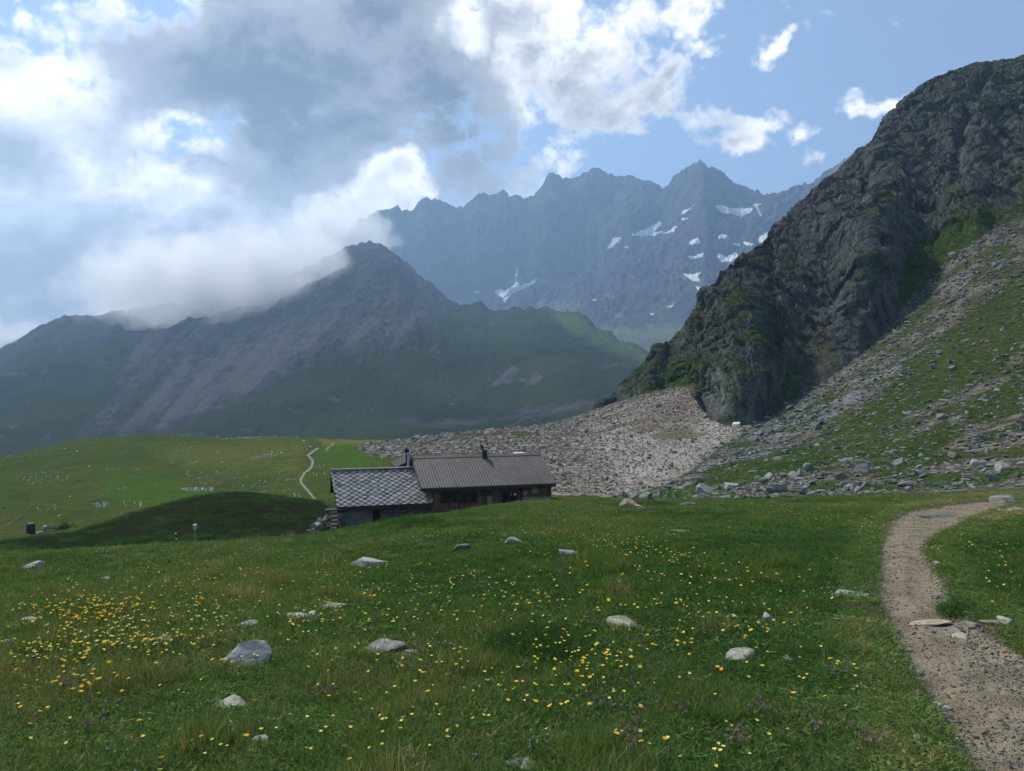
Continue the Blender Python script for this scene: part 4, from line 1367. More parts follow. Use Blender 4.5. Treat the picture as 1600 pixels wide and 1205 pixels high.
gproto = [clump(i, 62, 0.12, 0.025, 0.075, 0.0018, 1.3) for i in range(4)]
gproto += [clump(10 + i, 40, 0.11, 0.018, 0.045, 0.0042, 1.9, True) for i in range(2)]          # low broad leaves
gproto += [clump(20 + i, 46, 0.10, 0.07, 0.16, 0.0015, 0.9) for i in range(2)]                # taller tufts
GP, GR, GS, GI, GT = [], [], [], [], []
EXPR = np.array(rock_xy)
for (n, d0, d1, sc0, wsc) in ((15000, 2.3, 6.0, 1.0, 1.0), (24000, 6.0, 14.0, 1.25, 1.3), (46000, 14.0, 44.0, 1.8, 1.7), (26000, 40.0, 78.0, 2.6, 2.4), (26000, 46.0, 125.0, 3.4, 3.0)):
    u, d = sample(int(n * (1.3 if d1 < 50 else 1)), (-370 if d1 < 50 else -110) if d1 < 100 else 950, 1990 if d1 < 50 else 1710, d0, d1)
    keep = (lat(m_path, u, d) < 0.22) & lat(VIS, u, d) & (lat(m_scree, u, d) < 0.35) & (lat(m_gravel, u, d) < 0.3)
    u, d = u[keep], d[keep]
    x, y = (u - U0) / F * d, d
    for (rx, ry, ra, rb) in EXPR:
        k = ((x - rx) / ra) ** 2 + ((y - ry) / rb) ** 2 > 0.8
        x, y, u, d = x[k], y[k], u[k], d[k]
    k = ~((x > -13.5) & (x < 5.6) & (y > 47.4 + 0.28 * (x + 6)) & (y < 62))
    x, y, u, d = x[k], y[k], u[k], d[k]
    n1_, n2_, n3_ = fbm(x * 0.35, y * 0.35, 1.0, 4), fbm(x * 1.3, y * 1.3, 5.0, 3), fbm(x * 0.12, y * 0.12, 8.0, 3)
    bare = (fbm(x * 0.8, y * 0.8, 12.0, 3) > 0.42) & (RNG.random(len(x)) < 0.7)
    x, y, u, d, n1_, n2_, n3_ = (q[~bare] for q in (x, y, u, d, n1_, n2_, n3_))
    m_ = len(x)
    hs = np.clip(0.95 + 1.3 * n1_ + 0.8 * n2_, 0.35, 2.5) * sc0 ** 0.45
    tn = np.clip(0.37 + 0.5 * n1_ + 0.45 * n3_ + 0.3 * n2_ + 0.15 * RNG.normal(size=m_) + 0.5 * (RNG.random(m_) < 0.05), 0.1, 1)
    he = lat(m_heath_shade, u, d)
    tn = np.where(he > 0.5, np.clip(0.10 * RNG.random(m_) + 0.12 * (n1_ > 0.1), 0, 1), tn)  # clumps on the mound take the same darkened, cloud-shadowed colour
    hs *= np.where(he > 0.5, 0.55, 1.0)
    edge = np.clip(1 - np.abs(lat(sd_path, u, d) + 0.18) / 0.25, 0, 1) * (d < 40)
    tn = np.clip(tn + 0.25 * edge, 0, 1)
    hs *= 1 - 0.6 * np.clip(1 - np.abs(lat(sd_path, u, d) + 0.2) / 0.5, 0, 1) * (d < 42)
    pick = RNG.random(m_)
    tall = (n2_ > 0.28) & (pick < 0.4)
    GI.append(np.where(tall, RNG.integers(6, 8, m_), np.where(pick > 0.62, RNG.integers(4, 6, m_), RNG.integers(0, 4, m_))))
    GP.append(np.stack([x, y, ground(x, y)], 1))
    GR.append(np.stack([RNG.normal(0, .08, m_), RNG.normal(0, .08, m_), RNG.uniform(0, 6.28, m_)], 1))
    wv_ = sc0 * RNG.uniform(0.85, 1.25, m_)
    GS.append(np.stack([wv_, wv_, hs * RNG.uniform(0.8, 1.25, m_)], 1))
    GT.append(tn)
# two dense dark tufts seen in the meadow, grass along the hut and the rim
for (u_, v_, ru, rv, n, hh) in ((840, 1015, 62, 20, 240, 1.15), (1500, 955, 24, 8, 36, 0.6), (640, 820, 60, 6, 240, 1.6), (1010, 790, 60, 4, 120, 1.3)):
    u = u_ + RNG.normal(0, ru * 0.45, n)
    v = v_ + RNG.normal(0, rv * 0.5, n)
    x, y, z = hit(u, v)
    k = ~np.isnan(y) & (y < 48)
    x, y, z = x[k], y[k], z[k]
    m_ = len(x)
    GI.append(RNG.integers(6, 8, m_))
    GP.append(np.stack([x, y, ground(x, y)], 1))
    GR.append(np.stack([RNG.normal(0, .08, m_), RNG.normal(0, .08, m_), RNG.uniform(0, 6.28, m_)], 1))
    GS.append(np.stack([np.full(m_, 1.3 + y.mean() / 30)] * 2 + [hh * RNG.uniform(0.6, 1.1, m_)], 1))
    GT.append(np.clip(RNG.normal(0.16, 0.08, m_), 0, 1))
GP, GR, GS, GI, GT = (np.concatenate(q) for q in (GP, GR, GS, GI, GT))
scatter('meadow_grass', gproto, GP, GR, GS, GI, GT)
print('grass', len(GP), 'stones', N_)


# ----------------------------------------------------------------- the hut
TH = R(16.5)
HUT0 = Vector((-5.92, 50.0, 0.0))
AX, BX = Vector((math.cos(TH), math.sin(TH), 0)), Vector((-math.sin(TH), math.cos(TH), 0))


def ha(u, bb=0.5):
    """distance along the hut front for a bearing"""
    k = (u - U0) / F
    p = HUT0 + BX * bb
    return (k * p.y - p.x) / (AX.x - k * AX.y)


def hz_(u, v, bb=0.5):
    a = ha(u, bb)
    y = (HUT0 + BX * bb + AX * a).y
    return CAM_H - (v - V0) / F * y


def plank_mat(name, c0, c1, c2, pw=0.16):
    m, nb, bs = new_mat(name)
    P = nb.n('ShaderNodeTexCoord').outputs['Object']
    sx = nb.n('ShaderNodeSeparateXYZ')
    nb.put(sx.inputs[0], P)
    k = nb.m('DIVIDE', sx.outputs[0], pw)
    idx = nb.m('FLOOR', k)
    wn = nb.n('ShaderNodeTexWhiteNoise', noise_dimensions='1D')
    nb.put(wn.inputs['W'], idx)
    g = nb.noise(nb.v('MULTIPLY', P, (14, 14, 1.2)), 1.6, 6, 0.7)
    col = nb.mix(wn.outputs['Value'], c0, c1)
    col = nb.mix(nb.m('MULTIPLY', nb.ss(g, 0.4, 0.7), 0.7), col, c2)
    fr = nb.m('ABSOLUTE', nb.m('SUBTRACT', nb.m('FRACT', k), 0.5))
    col = nb.mix(nb.ss(fr, 0.44, 0.49), col, (0.012, 0.010, 0.008))
    nb.put(bs.inputs['Base Color'], col)
    bump(nb, bs, nb.m('SUBTRACT', g, nb.m('MULTIPLY', nb.ss(fr, 0.42, 0.5), 1.5)), 0.7, 0.02)
    return m


M_PLANK = plank_mat('weathered_planks', (0.130, 0.080, 0.050), (0.240, 0.140, 0.084), (0.075, 0.052, 0.038))
M_BEAM = simple('dark_beam', (0.026, 0.021, 0.018), (0.050, 0.040, 0.032), 6, stretch=(8, 1, 1))
M_PALEWOOD = simple('pale_wood', (0.17, 0.140, 0.115), (0.28, 0.235, 0.20), 5, stretch=(1, 6, 6), third=(0.12, 0.10, 0.085))
M_METAL = simple('brown_grey_sheet', (0.110, 0.104, 0.092), (0.142, 0.134, 0.118), 1.2, rough=0.6, spec=0.3, third=(0.098, 0.090, 0.078))
M_RIBSHADE = simple('painted_rib_shade', (0.050, 0.047, 0.042), (0.080, 0.075, 0.066), 3, rough=0.7)  # roof ribs coloured darker to draw their shadow lines
M_PIPE = simple('soot_black_pipe', (0.018, 0.018, 0.019), (0.040, 0.040, 0.042), 8, rough=0.6)
M_ZINC = simple('zinc', (0.30, 0.31, 0.32), (0.40, 0.41, 0.42), 5, rough=0.5, spec=0.4)
M_GLASSD = simple('dark_glass', (0.010, 0.012, 0.014), (0.016, 0.018, 0.020), 2, rough=0.15, spec=0.5)
M_VOID = simple('dim_interior', (0.010, 0.009, 0.008), (0.018, 0.016, 0.014), 3)  # near-black colour standing in for the shade indoors
M_PLASTER = simple('rough_grey_render', (0.105, 0.102, 0.096), (0.175, 0.170, 0.160), 3.5, bmp=0.04, third=(0.075, 0.072, 0.066))
M_PLINTH = simple('concrete', (0.155, 0.160, 0.165), (0.215, 0.22, 0.225), 2.5, bmp=0.02)
M_PAPER = simple('paper', (0.24, 0.20, 0.16), (0.33, 0.28, 0.22), 9)
M_WHITEP = simple('white_paint', (0.62, 0.64, 0.64), (0.74, 0.76, 0.76), 6, rough=0.6)


def masonry(name):
    m, nb, bs = new_mat(name)
    P = nb.v('MULTIPLY', nb.n('ShaderNodeTexCoord').outputs['Object'], (1, 1, 1.9))
    P = nb.v('ADD', P, nb.v('SCALE', nb.noise(P, 1.6, 3, 0.6, color=True), scale=0.25))
    e = nb.vor(P, 2.6, feature='DISTANCE_TO_EDGE')
    c = nb.n('ShaderNodeSeparateColor')
    nb.put(c.inputs[0], nb.vor(P, 2.6, out='Color'))
    f = nb.noise(P, 9, 6, 0.7)
    col = nb.mix(c.outputs[0], (0.090, 0.080, 0.068), (0.210, 0.185, 0.155))
    col = nb.mix(nb.m('MULTIPLY', nb.ss(c.outputs[1], 0.75, 0.9), 0.5), col, (0.155, 0.105, 0.075))
    col = nb.mix(nb.m('MULTIPLY', nb.ss(f, 0.5, 0.75), 0.5), col, (0.07, 0.066, 0.06))
    col = nb.mix(nb.ss(e, 0.07, 0.0), col, (0.052, 0.047, 0.042))
    nb.put(bs.inputs['Base Color'], col)
    bump(nb, bs, nb.m('ADD', nb.ss(e, 0, 0.12), nb.m('MULTIPLY', f, 0.4)), 0.9, 0.05)
    return m


M_STONEWALL = masonry('rubble_masonry')
ms, nb, bs = new_mat('stone_slates')
tn = nb.attr('tint')
P = nb.n('ShaderNodeTexCoord').outputs['Object']
f = nb.noise(P, 7, 6, 0.7)
rr = nb.n('ShaderNodeValToRGB')
for i, (p, c) in enumerate(((0.0, (0.115, 0.113, 0.112, 1)), (1.0, (0.330, 0.325, 0.318, 1)))):
    rr.color_ramp.elements[i].position, rr.color_ramp.elements[i].color = p, c
e_ = rr.color_ramp.elements.new(0.12)
e_.color = (0.195, 0.165, 0.148, 1)
e_ = rr.color_ramp.elements.new(0.2)
e_.color = (0.190, 0.188, 0.186, 1)
nb.put(rr.inputs[0], tn)
nb.put(bs.inputs['Base Color'], nb.mix(nb.m('MULTIPLY', nb.ss(f, 0.55, 0.75), 0.4), rr.outputs[0], (0.12, 0.12, 0.115)))
bs.inputs['Roughness'].default_value = 0.75
bump(nb, bs, f, 0.6, 0.02)
M_SLATE = ms

hut = empty('mountain_hut', HUT0, TH)
tag(hut, 'low stone and wood mountain hut with slate annex and ribbed metal roof', 'hut')
FLOOR = -8.9
LEN, DEP = 9.36, 7.8
EZ, RZ = -5.04, -3.38

# plank front wall with openings, gable walls, back
W0, W1 = 0.93, 9.05


def rect_wall(mb, x0, x1, z0, z1, holes, y0, y1):
    xs = sorted({x0, x1, *[h[0] for h in holes], *[h[1] for h in holes]})
    zs = sorted({z0, z1, *[h[2] for h in holes], *[h[3] for h in holes]})
    for i in range(len(xs) - 1):
        for j in range(len(zs) - 1):
            cx, cz = (xs[i] + xs[i + 1]) / 2, (zs[j] + zs[j + 1]) / 2
            if not any(h[0] < cx < h[1] and h[2] < cz < h[3] for h in holes):
                mb.box(xs[i], xs[i + 1], y0, y1, zs[j], zs[j + 1])


def op(u0, u1, v0, v1):
    return (ha(u0), ha(u1), hz_((u0 + u1) / 2, v1), hz_((u0 + u1) / 2, v0))


o1, o2, o3, o4 = op(688, 716.5, 768.5, 786), op(718.8, 746, 768.5, 786), op(750.5, 761, 766, 775.5), op(782.5, 809, 767, 800)
front = MB()
rect_wall(front, W0, W1, FLOOR, EZ + 0.17, [o1, o2, o3, o4], 0.5, 0.62)
front.build('plank_wall', M_PLANK, hut)
sidew = MB()
for x in (W0, W1 - 0.12):
    sidew.prism([(0.622, FLOOR), (DEP - 0.5, FLOOR), (DEP - 0.5, EZ + 0.17), (DEP / 2, RZ - 0.12), (0.622, EZ + 0.17)], x, x + 0.12, axis='x')
sidew.box(W0 + .12, W1 - .12, DEP - 0.62, DEP - 0.5, FLOOR, EZ + 0.17)
sidew.build('gable_wall', M_PLANK, hut)
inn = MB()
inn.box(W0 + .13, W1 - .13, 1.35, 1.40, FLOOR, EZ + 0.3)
inn.build('inner_shade_panel', M_VOID, hut)  # dark sheet behind the openings, indoor shade in its colour
for (x0, x1, z0, z1), cols in ((o1, 3), (o2, 3), (o3, 1)):
    w = MB()
    t = 0.07
    w.box(x0, x1, 0.47, 0.60, z1 - t, z1 - .002).box(x0, x1, 0.47, 0.60, z0 + .002, z0 + t).box(x0 + .002, x0 + t, 0.472, 0.598, z0 + t, z1 - t).box(x1 - t, x1 - .002, 0.472, 0.598, z0 + t, z1 - t)
    for c in range(1, cols):
        xc = x0 + (x1 - x0) * c / cols
        w.box(xc - .025, xc + .025, 0.49, 0.57, z0 + t, z1 - t)
    wo_ = w.build('window', M_BEAM, hut)
    MB().box(x0 + t, x1 - t, 0.578, 0.590, z0 + t, z1 - t).build('pane', M_GLASSD, wo_)
x0, x1, z0, z1 = o4
dr = MB()
dr.box(x0, x0 + .09, 0.45, 0.6, z0, z1).box(x1 - .09, x1, 0.45, 0.6, z0, z1).box(x0 + .09, x1 - .09, 0.45, 0.6, z1 - .1, z1)
xm = (x0 + x1) / 2
dr.box(xm - .05, xm + .05, 0.50, 0.58, z0, z1 - .1)
do = dr.build('door', M_BEAM, hut)
MB().box(x0 + .09, xm - .05, 0.60, 0.63, z0, z1 - .1).box(xm + .05, x1 - .09, 0.56, 0.59, z0, z1 - .1).build('pane', M_GLASSD, do)
MB().box(xm + .14, xm + .18, 0.515, 0.555, z0 + 1.1, z0 + 1.32).build('handle', M_ZINC, do)
a, zt = ha(797), hz_(797, 774)
MB().box(a + .28, a + .50, 0.53, 0.552, hz_(800, 774.5), hz_(800, 771)).build('notice', M_WHITEP, hut)
for u in (717.6, 765.6, 813.8):
    MB().box(ha(u) - .055, ha(u) + .055, 0.40, 0.498, FLOOR, EZ + .1).build('post', M_BEAM, hut)
MB().box(ha(815.5), ha(860), 0.30, 0.497, FLOOR, hz_(838, 776)).build('plinth', M_PLINTH, hut)
bd = MB().box(ha(831.5), ha(841), 0.465, 0.497, hz_(836, 770), hz_(836, 761))
bd_o = bd.build('notice_board', M_PAPER, hut)
rs = MB()
ca, cz = ha(820.5), hz_(820.5, 771.2)
rs.tube([(ca, 0.495, cz), (ca, 0.455, cz)], [0.155, 0.155], 20)
rs.build('round_plaque', M_PAPER, hut)
MB().tube([(W1 + .03, 0.44, EZ + .1), (W1 + .03, 0.44, FLOOR)], [0.05, 0.05], 8).build('downpipe', M_PIPE, hut)

# metal roof: front and back sheet with standing ribs
rf = MB()
th = 0.05
sl = (RZ - EZ) / (DEP / 2)
rf.add([(0, 0, EZ), (LEN, 0, EZ), (LEN + .08, DEP / 2, RZ), (-.03, DEP / 2, RZ), (0, 0, EZ - th), (LEN, 0, EZ - th), (LEN + .08, DEP / 2, RZ - th), (-.03, DEP / 2, RZ - th)],
       [(0, 1, 2, 3), (4, 7, 6, 5), (0, 4, 5, 1), (1, 5, 6, 2), (3, 7, 4, 0), (2, 6, 7, 3)])
rf.add([(0, DEP, EZ), (LEN, DEP, EZ), (LEN + .08, DEP / 2 + .004, RZ), (-.03, DEP / 2 + .004, RZ), (0, DEP, EZ - th), (LEN, DEP, EZ - th), (LEN + .08, DEP / 2 + .004, RZ - th), (-.03, DEP / 2 + .004, RZ - th)],
       [(0, 3, 2, 1), (4, 5, 6, 7), (0, 1, 5, 4), (1, 2, 6, 5), (3, 0, 4, 7)])
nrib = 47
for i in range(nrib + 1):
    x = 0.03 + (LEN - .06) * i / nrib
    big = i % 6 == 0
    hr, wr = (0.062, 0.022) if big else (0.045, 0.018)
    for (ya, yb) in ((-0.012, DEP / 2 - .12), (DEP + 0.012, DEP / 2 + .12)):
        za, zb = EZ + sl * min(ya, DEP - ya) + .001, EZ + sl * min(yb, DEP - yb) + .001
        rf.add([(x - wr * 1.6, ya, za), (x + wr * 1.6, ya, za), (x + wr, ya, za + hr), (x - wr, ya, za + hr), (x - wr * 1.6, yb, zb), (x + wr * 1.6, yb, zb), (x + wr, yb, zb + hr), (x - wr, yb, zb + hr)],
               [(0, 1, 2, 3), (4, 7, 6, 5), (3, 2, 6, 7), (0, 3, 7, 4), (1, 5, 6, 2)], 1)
mroof = rf.build('metal_roof', [M_METAL, M_RIBSHADE], hut)
rc = MB()
rc.add([(-.05, DEP / 2 - .22, RZ - .05), (LEN + .1, DEP / 2 - .22, RZ - .05), (LEN + .1, DEP / 2, RZ + .09), (-.05, DEP / 2, RZ + .09), (-.05, DEP / 2 + .22, RZ - .05), (LEN + .1, DEP / 2 + .22, RZ - .05)],
       [(0, 1, 2, 3), (3, 2, 5, 4), (0, 3, 4), (1, 5, 2)])
rc.build('ridge_cap', M_METAL, mroof)
fa = MB()
fa.box(.02, LEN - .02, 0.012, 0.05, EZ - .24, EZ - .055)
for x in (-.0, LEN - .04):
    fa.add([(x, .05, EZ - .22), (x + .04, .05, EZ - .22), (x + .04, DEP / 2, RZ - .22), (x, DEP / 2, RZ - .22), (x, .05, EZ - .055 + .02), (x + .04, .05, EZ - .035), (x + .04, DEP / 2, RZ - .055), (x, DEP / 2, RZ - .055)],
           [(0, 3, 2, 1), (4, 5, 6, 7), (0, 1, 5, 4), (1, 2, 6, 5), (3, 0, 4, 7)])
fa.build('fascia', M_BEAM, mroof)

# chimneys and roof gear
def pipe(u, v0, v1, bb, r):
    a_ = ha(u, bb)
    return a_, hz_(u, v1, bb), hz_(u, v0, bb)


a_, zb, zt = pipe(757, 703, 716, 3.6, .15)
c1 = MB()
c1.box(a_ - .16, a_ + .16, 3.45, 3.77, zb - .3, zt)
c1o = c1.build('chimney', M_PIPE, hut)
cw = MB()
cw.tube([(a_ - .13, 3.75, zt - .02), (a_ - .13, 3.75, zt + .12), (a_ - .16, 3.72, zt + .24), (a_ - .2, 3.6, zt + .26)], [.09, .09, .12, .12], 10)
cw.build('cowl', M_PIPE, c1o)
a_, zb, zt = pipe(635, 701, 728, 4.2, .1)
c2 = MB()
c2.tube([(a_, 4.2, zb - .6), (a_, 4.2, zt - .28), (a_ + .02, 4.2, zt - .26), (a_ + .03, 4.2, zt - .02), (a_ + .03, 4.2, zt + .04)], [.07, .07, .15, .17, .09], 12)
c2.build('chimney', M_PIPE, hut)
a2 = ha(638.4, 3.9)
c3 = MB()
zt3 = hz_(638, 708, 3.9)
c3.tube([(a2, 3.9, zb - .6), (a2, 3.9, zt3 - .06)], [.10, .10], 12).tube([(a2, 3.9, zt3 - .05), (a2, 3.9, zt3 + .01)], [.15, .13], 12)
c3.build('flue_pipe', M_ZINC, hut)
am = ha(642.5, 4.6)
mt = MB()
mt.tube([(am, 4.6, -4.6), (am, 4.6, hz_(642.5, 672, 4.6))], [.016, .010], 6)
mt.build('aerial_mast', M_PIPE, hut)
al_, zl = ha(845, 4.0), hz_(845, 698.5, 4.0)
MB().tube([(al_, 4.0, RZ - .1), (al_, 4.0, zl - .1)], [.018, .018], 6).tube([(al_, 4.0, zl - .1), (al_, 4.0, zl + .02)], [.045, .045], 8).build('lightning_rod', M_PIPE, hut)
vd = MB()
a0, a1 = ha(801.5, 5.6), ha(823, 5.6)
zc = hz_(812, 707, 5.6)
for k in range(8):
    pass
vd.tube([((a0 + a1) / 2, 5.6, RZ - 1.0), ((a0 + a1) / 2, 5.6, zc - .14), ((a0 + a1) / 2, 5.6, zc - .12), ((a0 + a1) / 2, 5.6, zc - .05), ((a0 + a1) / 2, 5.6, zc)], [.40, .40, .53, .52, .40], 24)
vdo = vd.build('roof_vent', M_ZINC, hut, True)
rr_ = MB()
zr0, zr1 = hz_(619, 729.5, 5.0), hz_(641, 718, 5.0)
r0, r1 = ha(619, 5.0), ha(644, 5.0)
rr_.prism([(r0, zr0), (r1, zr1), (r1, zr1 - .12), (r0, zr0 - .12)], 4.9, 8.2)
rr_.prism([(r0 + .25, zr0 - .0), (r1, zr1 - .13), (r1, -6.5), (r0 + .25, -6.5)], 5.0, 8.0)
rr_.build('rear_lean_to', M_BEAM, hut)

# annex: rubble walls and diamond slates
AL, AR = -5.36, 0.14
AEZ, ARZ, AD = -6.03, -4.08, 3.6
aw = MB()
d0, d1 = ha(583, .35), ha(593.5, .35)
rect_wall(aw, ha(534, .35), 0.92, FLOOR, AEZ + .12, [(d0, d1, FLOOR - 1, hz_(588, 794.5, .35))], 0.35, 0.75)
aw.build('stone_wall', M_STONEWALL, hut)
MB().box(ha(531, .3), ha(581, .3), 0.25, 0.348, FLOOR, AEZ + .02).build('rendered_wall', M_PLASTER, hut)
MB().box(d0 + .002, d1 - .002, 0.62, 0.66, FLOOR, hz_(588, 794.5, .35)).build('door', M_VOID, hut)  # dark sheet filling the opening, shade painted as its colour
ag = MB()
ag.prism([(0.752, FLOOR), (6.6, FLOOR), (6.6, AEZ + .15), (AD, ARZ - .2), (0.752, AEZ + .2)], AL + .30, AL + .65, axis='x')
ag.build('gable_wall', M_STONEWALL, hut)
MB().box(AL - .02, AL + .28, 3.3, 3.9, ARZ - .62, ARZ - .2).build('ridge_beam', M_BEAM, hut)
asl = (ARZ - AEZ) / AD
und = MB()
und.add([(AL, -.02, AEZ - .06), (AR + .7, -.02, AEZ - .06), (AR + .7, 1.7, AEZ + asl * 1.7 - .06), (AR, 1.7, AEZ + asl * 1.7 - .06), (AR, AD, ARZ - .06), (AL - .18, AD, ARZ - .06),
         (AL, -.02, AEZ - .20), (AR + .7, -.02, AEZ - .20), (AR + .7, 1.7, AEZ + asl * 1.7 - .20), (AR, 1.7, AEZ + asl * 1.7 - .20), (AR, AD, ARZ - .20), (AL - .18, AD, ARZ - .20)],
        [(0, 1, 2, 3), (0, 3, 4, 5), (6, 9, 8, 7), (6, 11, 10, 9), (0, 6, 7, 1), (5, 11, 6, 0), (1, 7, 8, 2)])
und.add([(AL, 2 * AD, AEZ - .06), (AR, 2 * AD, AEZ - .06), (AR, AD + .004, ARZ - .06), (AL - .18, AD + .004, ARZ - .06)], [(0, 3, 2, 1)])
srf = und.build('roof_deck', M_BEAM, hut)
sv, sf, stt = [], [], []
SL = math.hypot(AD, ARZ - AEZ)
dw, dh = 0.50, 0.47
nrow = int(SL / (dh / 2)) + 2
for i in range(-1, nrow):
    for j in range(-1, 16):
        cx = AL - .2 + (j + (0.5 if i % 2 else 0)) * dw
        cs = i * dh / 2
        if cs > SL + .1:
            continue
        w_, h_ = dw * 0.5 * RNG.uniform(.80, .92), dh * 0.5 * RNG.uniform(.80, .92)
        pts = []
        for (qx, qs) in ((0, -h_), (w_, 0), (0, h_ * .98), (-w_, 0)):
            pts.append((cx + qx + RNG.normal(0, .012), cs + qs + RNG.normal(0, .012)))
        xr = AR + (0.70 if cs < 1.85 else 0.0)
        cl = []
        for (X, Sg) in pts:
            left = AL - .18 * max(Sg, 0) / SL
            cl.append((min(max(X, left), xr), min(max(Sg, -.04), SL)))
        area = 0.5 * abs(sum(cl[q][0] * cl[(q + 1) % 4][1] - cl[(q + 1) % 4][0] * cl[q][1] for q in range(4)))
        if area < 0.02:
            continue
        lift = [.050, .030, .012, .030]
        k0 = len(sv)
        ny, nz = -asl / math.hypot(1, asl), 1 / math.hypot(1, asl)
        for dz in (0.0, -.034):
            for (X, Sg), lf in zip(cl, lift):
                yy, zz = Sg * AD / SL, AEZ + Sg * (ARZ - AEZ) / SL
                sv.append((X, yy + ny * (lf + dz), zz + nz * (lf + dz)))
        fs = [(0, 1, 2, 3), (0, 4, 5, 1), (1, 5, 6, 2), (2, 6, 7, 3), (3, 7, 4, 0)]
        sf += [tuple(q + k0 for q in f_) for f_ in fs]
        stt += [float(np.clip(RNG.normal(.62, .26), 0.0, 1))] * 8
me = bpy.data.meshes.new('slate_roof')
me.from_pydata(sv, [], sf)
me.update()
at = me.attributes.new('tint', 'FLOAT', 'POINT')
at.data.foreach_set('value', np.array(stt, np.float32))
me.materials.append(M_SLATE)
link('slate_roof', me, None, hut)
rdg = MB()
x = AL - .2
while x < AR - .05:
    w_ = RNG.uniform(.30, .44)
    M = Matrix.Translation((x + w_ / 2, AD, ARZ + .06 + RNG.uniform(-.01, .02))) @ Matrix.Rotation(RNG.normal(0, .05), 4, 'Y')
    rdg.box(-w_ / 2 + .01, w_ / 2 - .01, -.20, .20, -.05, .02, M=M)
    x += w_
rdg.build('ridge_stones', M_ROCK, hut)
MB().box(AL + .02, AR + .69, -.012, .02, AEZ - .28, AEZ - .062).build('fascia', M_BEAM, hut)

# things round the hut
pl = empty('plank_stack', HUT0 + AX * ha(521, .2) + BX * .1 + Vector((0, 0, -7.72)), TH + .05)
tag(pl, 'weathered brown wooden crates and planks stacked against the left end of the hut', 'planks')
zz = 0
for k in range(6):
    for s_ in (0, 1):
        MB().box(-.42, .42, -.3 + .34 * s_, -.02 + .34 * s_, 0, .075).build('plank', M_PALEWOOD, pl, loc=(RNG.normal(0, .05), 0, zz))
    for s_ in (-1, 1):
        MB().box(-.06, .06, -.28, .3, 0, .17).build('batten', M_BEAM if k % 2 else M_PALEWOOD, pl, loc=(.33 * s_ + RNG.normal(0, .04), .0, zz + .077))
    zz += .25
MB().box(-.5, .44, -.34, .42, 0, .06).build('cover_board', M_BEAM, pl, loc=(0, 0, zz + .004))
br = MB().bar((-.3, -.36, .25), (.32, -.34, .75), .07, .03)
br.build('leaning_slat', M_PALEWOOD, pl)
bp = MB().box(-.16, .16, -.03, .03, 0, 1.15)
bo = bp.build('board', M_PALEWOOD, None)
bo.location = HUT0 + AX * ha(764.5, .2) + BX * .12 + Vector((0, 0, hz_(764, 795, .2) - .3))
bo.rotation_euler = (-.12, 0.04, TH)
tag(bo, 'pale weathered board leaning against the hut front beside the door', 'board')
for i in range(60):
    t = RNG.random()
    u_, v_ = 510 - 24 * t + RNG.normal(0, 4), 804 + 22 * t + 12 * RNG.random()
    y_ = 48.6 + RNG.uniform(-.4, .8)
    p = unproj(u_, v_, y_)
    me = make_rock(900 + i, 2, 7, .7, .12)
    me.materials.append(M_ROCKL if i % 3 else M_ROCK)
    o = link('rubble_stone', me, None, None, (p[0], p[1], max(p[2] - .1, float(ground(p[0], p[1])) - .05)))
    q = RNG.uniform(.08, .17)
    o.scale = (q * 1.3, q, q)
    o.rotation_euler = (RNG.normal(0, .3), RNG.normal(0, .3), RNG.uniform(0, 6))
    tag(o, 'grey rubble stone in the heap at the left end of the hut', 'stone', 'stone heap beside the hut')

# white box on a thin post, marker stake, tank with wall and shrub in the hollow
p = unproj(304.5, 846, 27)
g0 = float(ground(p[0], p[1]))
ztop = CAM_H - (819.5 - V0) / F * 27
zbot = CAM_H - (827 - V0) / F * 27
wb = empty('instrument_post', (p[0], p[1], g0))
tag(wb, 'small white box on a thin post in front of the dark mound', 'post box')
MB().tube([(0, 0, -.2), (0, 0, zbot - g0 - .07)], [.014, .012], 8).build('post', M_ZINC, wb)
MB().tube([(0, 0, zbot - g0 - .068), (0, 0, zbot - g0 - .001)], [.022, .03], 8).build('bracket', M_ZINC, wb)
bx = MB().box(-.05, .05, -.045, .045, zbot - g0, ztop - g0 - .03)
bxo = bx.build('box', M_ZINC, wb)
MB().prism([(-.058, 0), (.058, 0), (.05, .03), (-.05, .03)], -.052, .052).build('lid', M_WHITEP, wb, loc=(0, 0, ztop - g0 - .028))
p = unproj(277, 850, 25)
st = empty('marker_stake', (p[0], p[1], float(ground(p[0], p[1]))), .2)
tag(st, 'leaning dark stake with three white dots at the meadow edge', 'stake')
top = Vector((-.05, 0, .42))
MB().bar((.03, 0, -.1), top, .025).build('stake', M_BEAM, st)
for t in (.95, .62, .30):
    q = Vector((.03, 0, -.1)).lerp(top, t)
    MB().tube([q + Vector((0, -.014, 0)), q + Vector((0, -.028, 0))], [.030, .030], 10).build('white_dot', M_WHITEP, st)
x, y, z = (float(q[0]) for q in hit(48, 828, 44))
x, y = unproj(48, 828, 79)[:2]
z = float(ground(x, y))
tk = empty('water_tank', (x, y, z), .15)
tag(tk, 'dark round topped water tank standing in the hollow behind the mound', 'tank')
r_, hgt = 6.1 * y / F, 13.0 * y / F + .35
prof = [(0, r_), (hgt * .78, r_), (hgt * .9, r_ * .93), (hgt * .98, r_ * .6), (hgt, r_ * .1)]
MB().tube([(0, 0, p_[0] - .05) for p_ in prof], [p_[1] for p_ in prof], 18).build('tank_body', M_PIPE, tk, True)
for hh in (.25, .5, .7):
    MB().tube([(0, 0, hgt * hh), (0, 0, hgt * hh + .05)], [r_ * 1.03, r_ * 1.03], 18).build('hoop', M_PIPE, tk)
x2, y2 = unproj(81, 828, 78)[:2]
z2 = float(ground(x2, y2))
wl = empty('ruined_stone_wall', (x2, y2, z2), .12)
